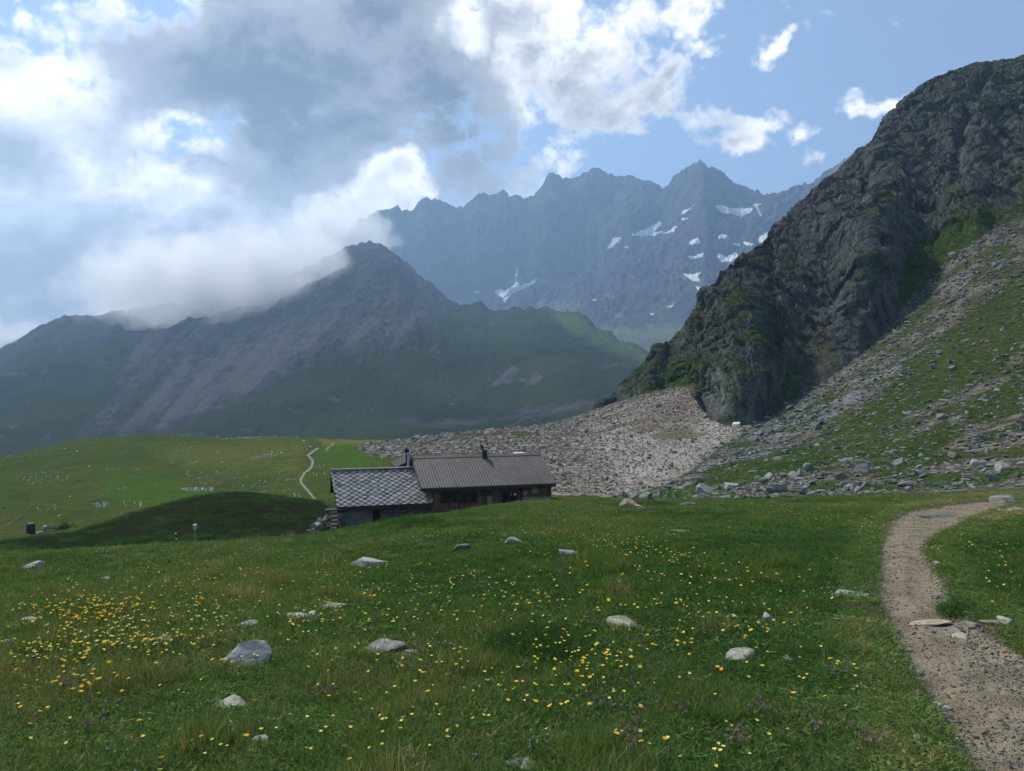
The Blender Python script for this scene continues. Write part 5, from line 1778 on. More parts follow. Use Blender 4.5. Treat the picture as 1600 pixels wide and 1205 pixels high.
tag(wl, 'low ruined dry stone wall between the dark tank and a green shrub', 'wall')
for r0_ in range(4):
    x = -.85
    while x < .85:
        w_ = RNG.uniform(.22, .42)
        me = make_rock(1200 + len(wl.children), 2, 8, .7, .08)
        me.materials.append(M_ROCKD if RNG.random() < .75 else M_ROCKL)
        o = link('wall_stone', me, None, wl, (x + w_ / 2, RNG.normal(0, .03), r0_ * .22 - .03))
        o.scale = (w_ * .62, .26, .17)
        x += w_
me = make_rock(77, 3, 8, .5, .1)
me.materials.append(M_ROCKL)
p = unproj(62, 828, 78.5)
o = link('boulder', me, None, None, (p[0], p[1], float(ground(p[0], p[1]))))
o.scale = (.5, .4, .45)
tag(o, 'pale slab of rock leaning between the dark tank and the ruined wall', 'stone')
# shrub
mL, nb, bs = new_mat('shrub_leaves')
rnd = nb.n('ShaderNodeNewGeometry').outputs['Random Per Island']
nb.put(bs.inputs['Base Color'], nb.mix(rnd, (0.030, 0.062, 0.016), (0.075, 0.125, 0.035)))
mL2, nb, bs = new_mat('silver_leaves')
rnd = nb.n('ShaderNodeNewGeometry').outputs['Random Per Island']
nb.put(bs.inputs['Base Color'], nb.mix(rnd, (0.10, 0.14, 0.10), (0.21, 0.26, 0.20)))
mD, nb, bs = new_mat('dry_stalks')
rnd = nb.n('ShaderNodeNewGeometry').outputs['Random Per Island']
nb.put(bs.inputs['Base Color'], nb.mix(rnd, (0.14, 0.085, 0.045), (0.26, 0.175, 0.095)))


def bush(seed, n, rx, rz, leaf):
    r = random.Random(seed)
    mb = MB()
    for k in range(n):
        while True:
            q = Vector((r.uniform(-1, 1), r.uniform(-1, 1), r.uniform(0, 1)))
            if q.length < 1 and (q.length > .45 or r.random() < .4):
                break
        lump = 0.8 + .3 * math.sin(5 * q.x + seed) * math.cos(4 * q.y)
        p = Vector((q.x * rx * lump, q.y * rx * lump, q.z * rz * lump))
        E = Euler((r.uniform(0, 3), r.uniform(0, 3), r.uniform(0, 6))).to_matrix()
        s_ = leaf * r.uniform(.6, 1.3)
        vs = [p + E @ Vector(c) * s_ for c in ((-1, 0, 0), (0, -.38, .1), (1, 0, 0), (0, .38, .1))]
        mb.add(vs, [(0, 1, 2, 3)])
    return mb


p = unproj(104, 824, 78)
sh = empty('shrub', (p[0], p[1], float(ground(p[0], p[1])) - .05))
tag(sh, 'green shrub at the right end of the ruined stone wall', 'shrub')
bush(3, 900, 1.15, 1.15, .075).build('foliage', mL, sh)
stm = MB()
for k in range(7):
    a_ = k * .9
    stm.tube([(0, 0, 0), (.4 * math.cos(a_), .4 * math.sin(a_), .6), (.7 * math.cos(a_), .7 * math.sin(a_), .95)], [.03, .02, .008], 5)
stm.build('stems', M_BEAM, sh)
x, y, z = (float(q[0]) for q in hit(742, 1196))
sp = empty('silver_plant', (x, y, z))
tag(sp, 'silvery green leafy plant beside the cracked stones at the bottom edge', 'plant')
bush(8, 330, .075, .055, .012).build('foliage', mL2, sp)
x, y, z = (float(q[0]) for q in hit(820, 1076))
dt = clump(99, 160, .11, .04, .10, .0018, 1.8)
COL.objects.link(dt)
dt.name = 'dry_tuft'
dt.data.materials.clear()
dt.data.materials.append(mD)
dt.location = (x, y, z)
tag(dt, 'rusty brown tuft of dry stalks in the meadow below the dark green tuft', 'dry tuft')

# ----------------------------------------------------------------- words laid out in white stones on the green hill (strokes in a 0..1 letter box)
GL = {
    'M': [[(0, 0), (.12, 1), (.5, .3), (.88, 1), (1, 0)]], 'E': [[(.9, 1), (.1, 1), (0, 0), (.9, 0)], [(.05, .5), (.7, .5)]], 'U': [[(0, 1), (.05, .15), (.5, 0), (.9, .15), (1, 1)]],
    'N': [[(0, 0), (.08, 1), (.9, 0), (1, 1)]], 'I': [[(.4, 0), (.6, 1)]], 'R': [[(0, 0), (.1, 1), (.75, 1), (.8, .55), (.1, .5), (.95, 0)]], 'C': [[(.95, .9), (.5, 1), (.08, .7), (.02, .3), (.4, 0), (.9, .05)]],
    'A': [[(0, 0), (.55, 1), (1, 0)], [(.25, .4), (.75, .4)]], 'T': [[(0, 1), (1, 1)], [(.5, 1), (.45, 0)]], 'D': [[(.1, 0), (.1, 1), (.7, .9), (.95, .5), (.7, .1), (.1, 0)]], 'K': [[(.1, 0), (.15, 1)], [(.9, 1), (.2, .5), (.95, 0)]],
    'L': [[(.15, 1), (.05, 0), (.9, 0)]], 'S': [[(.9, .95), (.3, 1), (.1, .7), (.8, .4), (.7, .05), (.05, .05)]], 'O': [[(.5, 1), (.05, .6), (.3, 0), (.8, .05), (.95, .6), (.5, 1)]],
}
WP = [make_rock(700 + i, 1, 6, .6, .1) for i in range(4)]
WCO = [(np.array([v.co[:] for v in m_.vertices]), [tuple(p_.vertices) for p_ in m_.polygons]) for m_ in WP]


def letter(strokes, box, parent, org, size):
    u0, u1, v0, v1 = box                       # v1 is the foot
    mb = MB()
    for st_ in strokes:
        for (a0, b0), (a1, b1) in zip(st_[:-1], st_[1:]):
            L_ = math.hypot((a1 - a0) * (u1 - u0), (b1 - b0) * (v1 - v0) * 2.2)
            n = max(1, int(L_ / 1.7))
            for k in range(n):
                t = (k + RNG.uniform(.1, .9)) / n
                if RNG.random() < .18:
                    continue
                x_, y_, z_ = hit(u0 + (u1 - u0) * (a0 + (a1 - a0) * t) + RNG.normal(0, .2), v1 + (v0 - v1) * (b0 + (b1 - b0) * t) + RNG.normal(0, .10), 62)
                if np.isnan(y_[0]):
                    continue
                c_, f_ = WCO[int(RNG.integers(0, 4))]
                s_ = size * RNG.uniform(.45, 1.05)
                E = np.array(Euler((RNG.normal(0, .2), RNG.normal(0, .2), RNG.uniform(0, 6))).to_matrix())
                q = (c_ * s_ * np.array([1.2, .9, .8])) @ E.T + np.array([x_[0] - org[0], y_[0] - org[1], z_[0] - org[2]])
                mb.add(q, f_)
    if mb.v:
        mb.build('letter', M_WHITE, parent)


def word(text, u0, u1, v0, v1, label, size=.15, tilt=0.0, strokes=None):
    x_, y_, z_ = hit((u0 + u1) / 2, v1, 62)
    org = (float(x_[0]), float(y_[0]), float(z_[0]))
    w_ = empty('stone_lettering', org)
    tag(w_, label, 'stone writing')
    n = len(text) if strokes is None else len(strokes)
    cw_ = (u1 - u0) / n
    for i in range(n):
        sy = tilt * (i + .5) / n
        st_ = GL.get(text[i]) if strokes is None else strokes[i]
        if st_:
            letter(st_, (u0 + cw_ * (i + .08), u0 + cw_ * (i + .84), v0 + sy, v1 + sy), w_, org, size)
    return w_


def scrawl(n, seed):
    r = random.Random(seed)
    out = []
    for i in range(n):
        k = r.choice((1, 2, 2))
        out.append([[(r.random(), r.choice((0, .3, 1)) + r.uniform(-.1, .1)) for _ in range(r.choice((2, 2, 3)))] for _ in range(k)])
    return out


word('MEUNIER', 283, 335, 762.5, 768, 'MEUNIER written in white stones just above the dark mound', .20)
word('C', 291, 305, 736, 744, 'big letter C of white stones in the middle of the hill', .20)
word('', 308, 327, 737.5, 742, 'short word of white stones directly right of the big C', .18, strokes=[[[(0, .9), (.8, 1), (.9, .5), (.4, 0)]], [[(.1, 1), (0, 0)], [(.6, .9), (.3, .3)]], [[(.5, 1), (.2, 0)]]])
word('', 335, 380, 738, 742, 'long faint word of small white stones at the centre of the hill', .12, strokes=[GL['D'], GL['A'], GL['N'], GL['U']] + scrawl(3, 4))
word('', 332, 378, 741.8, 744.2, 'faint second line of stones under the long faint word', .12, strokes=scrawl(6, 5))
word('', 310, 333, 745.5, 749, 'arched word of stones between the big C and MEUNIER', .13, strokes=[[[(0, 0), (.3, 1), (.8, .8), (1, .2)]]] + scrawl(3, 8))
word('', 362, 390, 744, 748, 'row of white stones below the long faint word', .13, strokes=scrawl(4, 9))
word('', 311, 326, 754, 758, 'two scrawled letters of stones above MEUNIER', .13, strokes=[[[(0, 0), (.2, .9), (.8, .7), (.9, 0)]], [[(0, .9), (.3, 0), (.9, .8)]]])
word('', 329, 348, 754, 757, 'thin dotted line of stones above the end of MEUNIER', .11, strokes=scrawl(5, 12))
word('', 283, 309, 722.5, 729, 'word of white stones climbing toward the top of the hill', .13, tilt=-3, strokes=[[[(0, 0), (1, .4)]], [[(0, .5), (.6, .2), (1, .6)]], GL['T'], [[(.2, .8), (.3, 0), (.9, .1), (1, .8)]], [[(0, .9), (.4, 0), (.9, .9)]]])
word('', 403, 440, 748, 754, 'large slanting word of white stones left of the footpath', .14, strokes=[[[(0, 0), (.8, 1), (1, .95)]], [[(0, .7), (.15, 0), (.6, .05), (1, .9)]], [[(.9, .9), (.3, .7), (.1, .2), (.4, 0)]], [[(0, 0), (.5, .9), (.9, 1)], [(.5, .4), (1, .2)]]])
word('', 393, 434, 757, 762, 'second slanting word of stones under the large one left of the footpath', .13, strokes=[[[(0, 0), (.5, 1), (.9, .9)]], [[(.2, .5), (.9, .2)]], [[(0, .2), (.5, 0), (1, .6)]], [[(0, 0), (.7, .9)]], [[(.2, .9), (.8, 1)]]])
word('', 409, 432, 766.5, 769.5, 'short low row of stone letters near the crest of the dark mound', .12, strokes=[GL['U'], [[(.3, 1), (.2, 0)]], GL['C'], [[(0, 0), (.7, .9)]]])
word('', 447, 466, 748.3, 751.3, 'tiny word of pale stones close beside the bend of the footpath', .12, strokes=[GL['M'], GL['A'], [[(0, 0), (.9, .9)]], GL['L']])
word('', 425, 448, 738, 743, 'faint sloping stone word high between mound and footpath', .11, tilt=-1.5, strokes=scrawl(5, 21))
word('', 480, 508, 727, 733, 'stone letters right of the footpath near the top of the hill', .13, tilt=-2, strokes=scrawl(5, 22))
word('', 482, 510, 740, 745, 'stone letters right of the footpath near the slate roof', .13, tilt=-1.5, strokes=scrawl(5, 23))
word('', 445, 470, 772, 777, 'crooked stone letters just behind the dark mound near the footpath', .14, strokes=scrawl(4, 24))
word('', 425, 455, 764, 767, 'dotted row of stones low on the hill near the footpath', .11, strokes=scrawl(6, 25))
word('', 165, 190, 731, 734.5, 'first half of a dotted stone word high on the left of the hill', .13, strokes=[GL['T'], GL['A'], [[(.2, 0), (.5, .8), (.9, .9)]], [[(0, .2), (.9, .3)]], [[(.5, .9), (.4, 0)]]])
word('', 205, 220, 731.3, 735.3, 'short bright stone word beside the dotted one high on the hill', .13, strokes=[GL['T'], [[(0, .9), (.8, .6), (.3, 0)]], GL['K']])
word('', 200, 219, 743, 746, 'small stone word on the bright green grass of the hill', .12, strokes=scrawl(4, 31))
word('', 46, 100, 738.5, 742, 'long upper line of a big stone inscription on the far left hill', .15, tilt=-2.2, strokes=scrawl(9, 32))
word('', 34, 110, 744, 752.5, 'big middle line of the stone inscription on the far left hill', .15, tilt=0, strokes=[[[(0, 0), (.9, 1)]], [[(.1, 0), (.9, 1)], [(.2, .9), (.9, 1)]]] + scrawl(7, 33))
word('', 44, 68, 752.5, 757, 'lowest line of the stone inscription on the far left hill', .14, strokes=scrawl(4, 34))
word('', 58, 90, 789, 797, 'ring of stone letters in the hollow above the dark tank', .14, strokes=[GL['C'], [[(0, .8), (1, 1)]], [[(0, .2), (.6, .0)], [(.2, .8), (.9, .9)]], GL['S']])
word('', 145, 172, 786, 793, 'dense bright patch of white stones behind the mound', .17, strokes=scrawl(7, 36))
word('', 190, 224, 783, 791, 'spread of small white stones along the foot of the mound', .14, strokes=scrawl(6, 37))
word('', 364, 381, 757.5, 763, 'crumbling ring of pale stones on top of the dark mound', .16, strokes=[[[(0, 0), (.2, .9), (.9, 1)]], [[(.1, .3), (.9, .6)]], [[(0, .9), (.9, .9), (.7, 0)]]])
word('', 0, 42, 802, 826, 'dotted line of stones running down to the dark tank', .12, strokes=[[[(0, 0), (1, .9)]]])

# ----------------------------------------------------------------- snow
ms_, nb, bs = new_mat('old_snow')
P = nb.n('ShaderNodeTexCoord').outputs['Object']
nb.put(bs.inputs['Base Color'], nb.mix(nb.noise(P, .05, 6, .7), (0.50, 0.51, 0.53), (0.74, 0.75, 0.77)))


def snow(poly, label, lift=2.0, step=0.9):
    p = np.array(poly, float)
    lo, hi = p.min(0) - 2, p.max(0) + 2
    us_, vs_ = np.arange(lo[0], hi[0], step), np.arange(lo[1], hi[1], step * .8)
    Ug, Vg = np.meshgrid(us_, vs_)
    jj = fbm(Ug / 5.0, Vg / 4.0, 2.0, 4) * 3.6
    ins = in_poly(Ug + jj, Vg + jj * .7, poly) > -.2
    # nearest crossing with the far surface lattice
    uu = Ug.ravel()
    col_u = (FX / FY)[0] * F + U0
    ci = np.clip(np.searchsorted(col_u, uu) - 1, 0, len(col_u) - 2)
    cf = np.clip((uu - col_u[ci]) / (col_u[ci + 1] - col_u[ci]), 0, 1)
    pd = FY[:, ci] * (1 - cf) + FY[:, ci + 1] * cf
    pz = FZ[:, ci] * (1 - cf) + FZ[:, ci + 1] * cf
    vv = V0 - F * (pz - CAM_H) / pd
    ok = vv <= Vg.ravel()[None]
    k = np.maximum(ok.argmax(0), 1)
    i = np.arange(len(uu))
    f_ = np.clip((vv[k - 1, i] - Vg.ravel()) / (vv[k - 1, i] - vv[k, i] + 1e-9), 0, 1)
    d_ = pd[k - 1, i] + (pd[k, i] - pd[k - 1, i]) * f_
    z_ = pz[k - 1, i] + (pz[k, i] - pz[k - 1, i]) * f_
    x_ = (uu - U0) / F * d_
    q = grid_quads(*Ug.shape)
    keep = ins.ravel()[q].all(1)
    if not keep.any():
        return
    used, inv = np.unique(q[keep], return_inverse=True)
    edge = np.array([not ins.ravel()[j] for j in used])
    co = np.stack([x_, d_ - lift * .8, z_ + lift], 1)[used]
    c0 = co.mean(0)
    me = mesh_np('snow_patch', co - c0, inv.reshape(-1, 4), True)
    me.materials.append(ms_)
    bm = bmesh.new()
    bm.from_mesh(me)
    ret = bmesh.ops.extrude_edge_only(bm, edges=[e for e in bm.edges if e.is_boundary])
    for v_ in ret['geom']:
        if isinstance(v_, bmesh.types.BMVert):
            v_.co += Vector((0, lift * 2.5, -lift * 3))
    bm.to_mesh(me)
    bm.free()
    o = link('snow_patch', me, None, None, c0)
    tag(o, label, 'snow', 'snow patches on the far ridge')


SNOW = [
    ([(770, 456), (782, 452), (790, 455), (803, 446), (806, 436), (812, 447), (826, 443), (840, 435), (836, 443), (820, 452), (800, 460), (788, 474), (784, 466)], 'largest branching snow patch low on the far ridge left of centre'),
    ([(806, 422), (809, 418), (808, 434), (805, 434)], 'thin vertical snow streak above the branching patch'),
    ([(742, 456), (750, 452), (747, 457), (743, 459)], 'tiny snow patch left of the branching one'),
    ([(1116, 323), (1126, 320), (1140, 327), (1160, 326), (1178, 326), (1172, 333), (1158, 340), (1144, 335), (1128, 334)], 'broad snow field below the highest peak'),
    ([(1178, 320), (1190, 318), (1186, 327), (1192, 340), (1188, 338), (1182, 328)], 'bright hooked snow strip beside the broad snow field'),
    ([(986, 368), (1000, 362), (1012, 358), (1030, 346), (1036, 350), (1022, 364), (1034, 362), (1040, 364), (1022, 369), (1000, 370)], 'streaked snow bank on the shoulder left of the highest peak'),
    ([(1036, 366), (1050, 358), (1058, 353), (1054, 361), (1044, 366)], 'narrow tongue of snow right of the streaked bank'),
    ([(1064, 334), (1082, 322), (1086, 320), (1078, 329), (1067, 336)], 'thin diagonal snow streak below the peak'),
    ([(1064, 343), (1073, 340), (1076, 342), (1068, 346)], 'small snow dash under the diagonal streak'),
    ([(948, 390), (956, 376), (960, 372), (972, 372), (964, 381), (954, 389)], 'pale snow smear at the left end of the shoulder'),
    ([(974, 386), (982, 385), (983, 389), (976, 389)], 'tiny snow fleck below the shoulder'),
    ([(1075, 386), (1078, 378), (1092, 371), (1092, 378), (1096, 380), (1080, 383)], 'notched snow patch in the middle of the bowl'),
    ([(1120, 373), (1128, 366), (1139, 370), (1136, 374)], 'oval snow patch high in the bowl'),
    ([(1144, 380), (1156, 382), (1158, 385), (1148, 384)], 'small bright snow lens below the oval one'),
    ([(1159, 378), (1176, 381), (1179, 384), (1166, 384)], 'flat bright snow lens beside the small one'),
    ([(1184, 374), (1200, 362), (1202, 372), (1196, 380), (1184, 379)], 'snow patch touching the crag skyline'),
    ([(1074, 401), (1088, 400), (1102, 395), (1098, 402), (1080, 407)], 'long crooked snow patch in the lower bowl'),
    ([(1120, 396), (1136, 402), (1150, 395), (1156, 404), (1142, 410), (1124, 410)], 'wide snow patch beside the crag'),
    ([(1066, 428), (1084, 430), (1096, 424), (1092, 434), (1094, 441), (1082, 440)], 'grey snow patch low in the bowl'),
    ([(1086, 448), (1102, 450), (1112, 444), (1104, 456), (1096, 461)], 'lowest bright snow patch beside the crag'),
    ([(1040, 481), (1050, 477), (1056, 473), (1052, 480), (1042, 483)], 'small snow spot at the foot of the bowl'),
    ([(1012, 491), (1022, 490), (1020, 494)], 'tiny bright snow spot on the valley floor'),
    ([(925, 470), (934, 467), (930, 471)], 'isolated snow fleck in the middle of the far slope'),
    ([(866, 460), (873, 454), (868, 462)], 'snow fleck right of the branching patch'),
]
for poly, lab in SNOW:
    snow(poly, lab)
# old snow under the crag
x, y, z = (float(q[0]) for q in hit(1153, 668, 60))
me = make_rock(321, 3, 5, 1.0, .12)
me.materials.append(M_WHITEP)
o = link('snow_block', me, None, None, (x, y + .6, z - .2))
s_ = 7.0 * y / F
o.scale = (s_, s_ * .7, s_ * 1.05)
tag(o, 'bright white block of old snow at the foot of the crag', 'snow')

# ----------------------------------------------------------------- flowers
def petal_mat(name, c0, c1):
    m, nb, bs = new_mat(name)
    oi = nb.n('ShaderNodeObjectInfo')
    nb.put(bs.inputs['Base Color'], nb.mix(oi.outputs['Random'], c0, c1))
    bs.inputs['Roughness'].default_value = 0.6
    return m


M_YEL = petal_mat('golden_petals', (0.78, 0.46, 0.018), (0.80, 0.56, 0.05))
M_PALE = petal_mat('lemon_petals', (0.72, 0.62, 0.08), (0.74, 0.68, 0.20))
M_PINK = petal_mat('pink_petals', (0.36, 0.15, 0.22), (0.46, 0.26, 0.30))
M_WPET = petal_mat('white_petals', (0.66, 0.66, 0.60), (0.74, 0.74, 0.70))
M_STEM = simple('stems', (0.05, 0.09, 0.025), (0.075, 0.11, 0.035), 8)


def daisy(seed, r, h, np_, lay=2, cup=.35):
    rr = random.Random(seed)
    hd, stm_ = MB(), MB()
    bx, by = rr.uniform(-.02, .02), rr.uniform(-.02, .02)
    stm_.tube([(0, 0, -.01), (bx * .4, by * .4, h * .5), (bx, by, h)], [.0016, .0013, .0012], 5)
    for L in range(lay):
        for k in range(np_ - 3 * L):
            a = 6.283 * (k + .5 * L + rr.uniform(-.12, .12)) / (np_ - 3 * L)
            q = r * (1 - .35 * L) * rr.uniform(.85, 1.1)
            ca, sa = math.cos(a), math.sin(a)
            w = q * .24
            zt = h + q * (cup + .3 * L) * rr.uniform(.5, 1.1)
            hd.add([(bx, by, h + .001 * L), (bx + ca * q * .6 - sa * w, by + sa * q * .6 + ca * w, h + (zt - h) * .55), (bx + ca * q, by + sa * q, zt), (bx + ca * q * .6 + sa * w, by + sa * q * .6 - ca * w, h + (zt - h) * .55)], [(0, 1, 2, 3)])
    hd.tube([(bx, by, h - .004), (bx, by, h + r * .22)], [r * .22, r * .30], 8)
    return hd, stm_


def clover(seed, r, h, heads):
    rr = random.Random(seed)
    hd, stm_ = MB(), MB()
    for k in range(heads):
        a, q = rr.uniform(0, 6.28), (0 if heads == 1 else rr.uniform(.01, .06))
        bx, by, hh = q * math.cos(a), q * math.sin(a), h * rr.uniform(.7, 1.1)
        stm_.tube([(bx * .3, by * .3, -.01), (bx, by, hh)], [.0014, .0012], 5)
        for j in range(26):
            d_ = Vector((rr.gauss(0, 1), rr.gauss(0, 1), rr.gauss(.3, 1))).normalized()
            p_ = Vector((bx, by, hh)) + d_ * r * .5
            e_ = d_ * r * rr.uniform(.4, .7)
            s_ = d_.orthogonal().normalized() * r * .16
            hd.add([p_ - s_, p_ + s_, p_ + e_], [(0, 1, 2)])
    return hd, stm_


def both(name, hd, stm_, mat):
    k = len(hd.v)
    one = MB()
    one.add(hd.v, hd.f, 0)
    one.add(stm_.v, stm_.f, 1)
    me = one.mesh(name)
    me.materials.append(mat)
    me.materials.append(M_STEM)
    return me


CL = [(140, 955, 130, 34, 300), (190, 1010, 130, 34, 190), (60, 1020, 80, 40, 60), (330, 960, 60, 50, 70), (480, 965, 60, 40, 50), (380, 1035, 60, 20, 26), (130, 1080, 110, 40, 40), (60, 1120, 70, 60, 14),
      (960, 846, 70, 14, 80), (1000, 862, 50, 10, 40), (1060, 872, 22, 8, 20), (845, 868, 30, 10, 12), (1255, 796, 70, 10, 36), (1290, 806, 40, 6, 20), (1345, 785, 30, 4, 20), (1150, 990, 90, 30, 30), (880, 1010, 60, 25, 16),
      (930, 1050, 80, 40, 40), (1040, 952, 100, 10, 16), (1300, 1080, 90, 40, 18), (880, 1110, 120, 50, 18), (1100, 1180, 130, 40, 22), (560, 1150, 130, 50, 24), (330, 1180, 150, 40, 16), (720, 1090, 160, 60, 20),
      (1520, 850, 70, 25, 34), (1570, 900, 40, 40, 20), (1225, 945, 70, 30, 16), (300, 900, 260, 24, 130), (650, 900, 220, 40, 110), (560, 960, 160, 40, 80), (1120, 900, 180, 50, 90), (900, 930, 250, 60, 110), (1000, 1010, 250, 60, 90), (700, 1050, 260, 60, 80), (760, 830, 150, 10, 60), (1350, 815, 25, 10, 14)]
fu, fv = [], []
for (u_, v_, ru, rv, n) in CL:
    n = int(n * 0.95)
    fu.append(u_ + RNG.normal(0, ru * .55, n))
    fv.append(v_ + RNG.normal(0, rv * .55, n))
fu, fv = np.concatenate(fu), np.concatenate(fv)
x, y, z = hit(fu, fv + 12)
k = ~np.isnan(y) & (y < 44) & (y > 2.6)
x, y, fu = x[k], y[k], fu[k]
k = (lat(m_path, U0 + F * x / y, y) < .3)
x, y = x[k], y[k]
for (rx, ry, ra, rb) in EXPR:
    k = ((x - rx) / ra) ** 2 + ((y - ry) / rb) ** 2 > 1
    x, y = x[k], y[k]
inview = (np.abs(x / y) < .67)
order = np.argsort(np.where(inview, y, 999))
big, small = order[:290], order[290:]
PY = [daisy(i, .0135, .10 + .012 * i, 14) for i in range(3)]
PP = [daisy(10 + i, .0105, .10 + .01 * i, 12, 1, .5) for i in range(3)]
HEADS, STEMS, ONE = [], [], []
for lst, mt_ in ((PY, M_YEL), (PP, M_PALE)):
    for hd, stm_ in lst:
        a_ = hd.mesh('flower_head')
        a_.materials.append(mt_)
        c_ = stm_.mesh('stem')
        c_.materials.append(M_STEM)
        HEADS.append(a_)
        STEMS.append(c_)
        ONE.append(both('yellow_flower', hd, stm_, mt_))
gold = fbm(x * .5, y * .5, 3.0, 3) + RNG.normal(0, .25, len(x)) > .12
for j, i in enumerate(big):
    kd = int(RNG.integers(0, 3)) + (0 if gold[i] else 3)
    loc = (x[i], y[i], float(ground(x[i], y[i])))
    rot = (RNG.normal(.12, .2), RNG.normal(0, .2), RNG.uniform(0, 6.28))
    sc_ = RNG.uniform(.85, 1.25)
    if j < 110:
        o = empty('yellow_flower', loc)
        o.rotation_euler = rot
        o.scale = (sc_,) * 3
        link('flower_head', HEADS[kd], None, o)
        link('stem', STEMS[kd], None, o)
    else:
        o = link('yellow_flower', ONE[kd], None, None, loc)
        o.rotation_euler = rot
        o.scale = (sc_,) * 3
    if kd < 3:
        tag(o, 'golden yellow daisy like flower on a thin stem in the meadow grass', 'flower', 'golden flowers in the meadow')
    else:
        tag(o, 'small pale lemon flower on a thin stem in the meadow grass', 'flower', 'lemon flowers in the meadow')
fp = [bpy.data.objects.new('flower_kind', me) for me in ONE]
n = len(small)
scatter('yellow_flowers', fp, np.stack([x[small], y[small], ground(x[small], y[small])], 1), np.stack([RNG.normal(.12, .2, n), RNG.normal(0, .2, n), RNG.uniform(0, 6.28, n)], 1),
        RNG.uniform(.95, 1.5, n)[:, None] * np.ones((1, 3)), RNG.integers(0, 3, n) + np.where(gold[small], 0, 3), RNG.random(n))

PINKC = [(120, 1078, 30, 8, 9), (135, 1142, 16, 10, 7), (585, 972, 10, 5, 4), (960, 1110, 30, 14, 8), (980, 1160, 26, 12, 8), (1150, 1165, 14, 8, 5), (1270, 1150, 18, 8, 4), (1350, 1160, 20, 8, 5), (1060, 1115, 10, 8, 3), (920, 965, 10, 6, 3), (812, 1045, 5, 3, 1),
         (650, 1000, 300, 90, 50), (1100, 1080, 220, 80, 40), (760, 890, 250, 24, 40)]
pk = [both('pink_clover', *clover(40 + i, .011, .075 + .01 * i, 1 + 2 * i), M_PINK) for i in range(3)]
wk = [both('white_flower', *clover(60 + i, .0075, .085 + .015 * i, 1 + i), M_WPET) for i in range(3)]
for lst, kinds, nm, lab, cat, grp in ((PINKC, pk, 'pink_clover', 'dusty pink clover flower in the meadow grass', 'flower', 'pink clovers in the meadow'),
                                      ([(1312, 930, 30, 8, 26), (700, 1020, 30, 14, 12), (650, 1010, 60, 30, 10), (250, 1140, 120, 60, 16), (400, 862, 150, 12, 60), (560, 845, 120, 10, 40), (200, 870, 160, 10, 40), (860, 980, 300, 120, 40), (830, 1170, 20, 16, 6), (900, 800, 120, 8, 30)],
                                       wk, 'white_flower', 'tiny white flower in the meadow grass', 'flower', 'white flowers in the meadow')):
    uu = np.concatenate([u_ + RNG.normal(0, ru * .55, n) for (u_, v_, ru, rv, n) in lst])
    vv = np.concatenate([v_ + RNG.normal(0, rv * .55, n) for (u_, v_, ru, rv, n) in lst])
    x_, y_, z_ = hit(uu, vv + 8)
    for i in range(len(uu)):
        if np.isnan(y_[i]) or y_[i] > 46 or y_[i] < 2.6 or float(lat(m_path, np.array([uu[i]]), np.array([y_[i]]))[0]) > .3:
            continue
        o = link(nm, kinds[int(RNG.integers(0, 3))], None, None, (x_[i], y_[i], float(ground(x_[i], y_[i]))))
        q = RNG.uniform(.8, 1.2) * (1 + (y_[i] > 14) * .5)
        o.scale = (q, q, q)
        o.rotation_euler = (0, 0, RNG.uniform(0, 6.28))
        tag(o, lab, cat, grp)

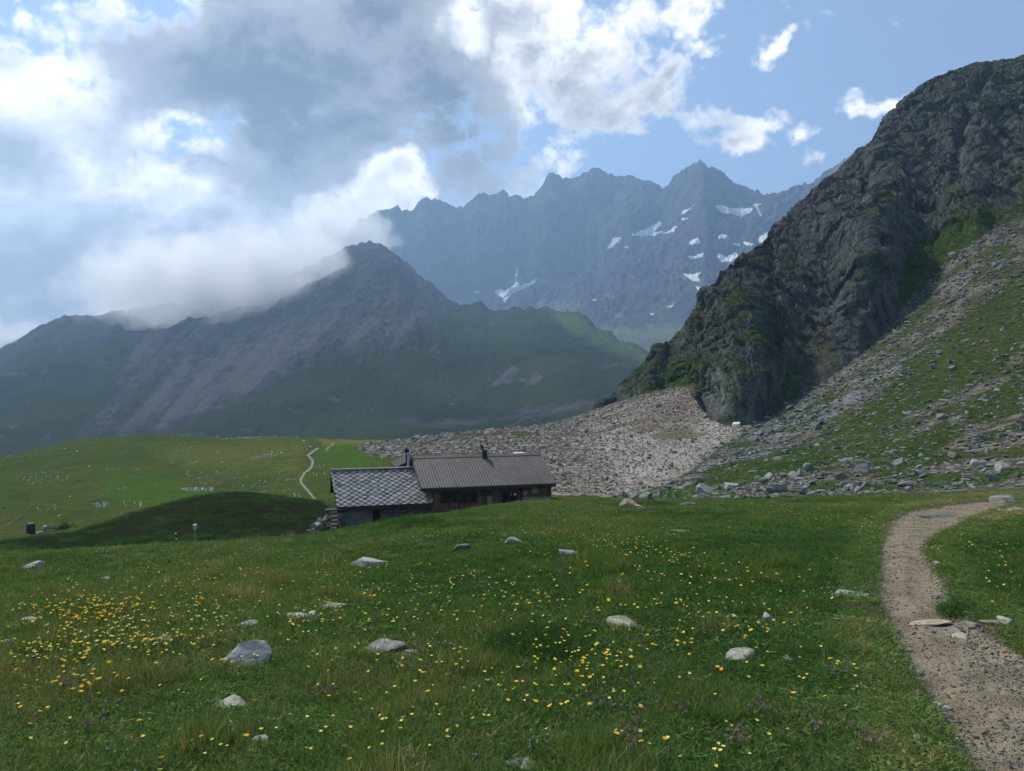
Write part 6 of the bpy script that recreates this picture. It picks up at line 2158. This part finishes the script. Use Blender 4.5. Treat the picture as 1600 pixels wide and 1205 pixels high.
# ----------------------------------------------------------------- cloud hanging on the middle mountain
def cloud_bank():
    E = []
    for (u, v, d, ru, rv, rd, w) in ((330, 436, 1400, 185, 98, 260, 1.0), (420, 432, 1420, 110, 76, 200, .95), (240, 452, 1400, 110, 78, 220, .95), (480, 415, 1430, 80, 60, 150, .85), (190, 470, 1390, 90, 46, 180, .7), (390, 470, 1380, 80, 44, 130, .7), (300, 485, 1380, 90, 44, 140, .8), (5, 520, 1560, 75, 38, 240, .9),
                                     (578, 362, 2250, 46, 44, 200, .8), (520, 370, 2250, 60, 60, 220, .9)):
        E.append((unproj(u, v, d), (ru * d / F, rd, rv * d / F), w))
    lo = np.min([c - np.array(r) * 1.15 for c, r, w in E], 0)
    hi = np.max([c + np.array(r) * 1.15 for c, r, w in E], 0)
    me = bpy.data.meshes.new('cloud_bank')
    bm = bmesh.new()
    bmesh.ops.create_cube(bm, size=1.0)
    bm.to_mesh(me)
    bm.free()
    o = link('cloud_bank', me)
    o.location = (lo + hi) / 2
    o.scale = hi - lo
    tag(o, kind='stuff')
    m = bpy.data.materials.new('mist_cloud')
    m.use_nodes = True
    b = NB(m.node_tree)
    P = b.n('ShaderNodeNewGeometry').outputs['Position']
    wp = b.v('SCALE', b.v('SUBTRACT', b.noise(P, 0.006, 3, .6, color=True), (.5, .5, .5)), scale=150.0)
    Q = b.v('ADD', P, wp)
    acc = None
    for c, r, w in E:
        L = b.v('LENGTH', b.v('MULTIPLY', b.v('SUBTRACT', Q, tuple(c)), tuple(1 / q for q in r)))
        x_ = b.m('MULTIPLY_ADD', L, -w, w)
        acc = x_ if acc is None else b.m('MAXIMUM', acc, x_)
    n_ = b.noise(P, 0.013, 5, .66)
    dn = b.ss(b.m('ADD', acc, b.m('MULTIPLY', b.m('SUBTRACT', n_, .5), 2.6)), 0.0, .7)
    dn = b.m('MULTIPLY', dn, b.ss(acc, 0, .12))
    vs = b.n('ShaderNodeVolumePrincipled')
    vs.inputs['Color'].default_value = (.86, .89, .93, 1)
    vs.inputs['Anisotropy'].default_value = .45
    b.put(vs.inputs['Density'], b.m('MULTIPLY', dn, CLOUD_D))
    ou = b.n('ShaderNodeOutputMaterial')
    b.t.links.new(vs.outputs[0], ou.inputs['Volume'])
    me.materials.append(m)
    try:
        m.cycles.volume_step_rate = 1.0
    except Exception:
        pass


CLOUD_D = 0.012
cloud_bank()
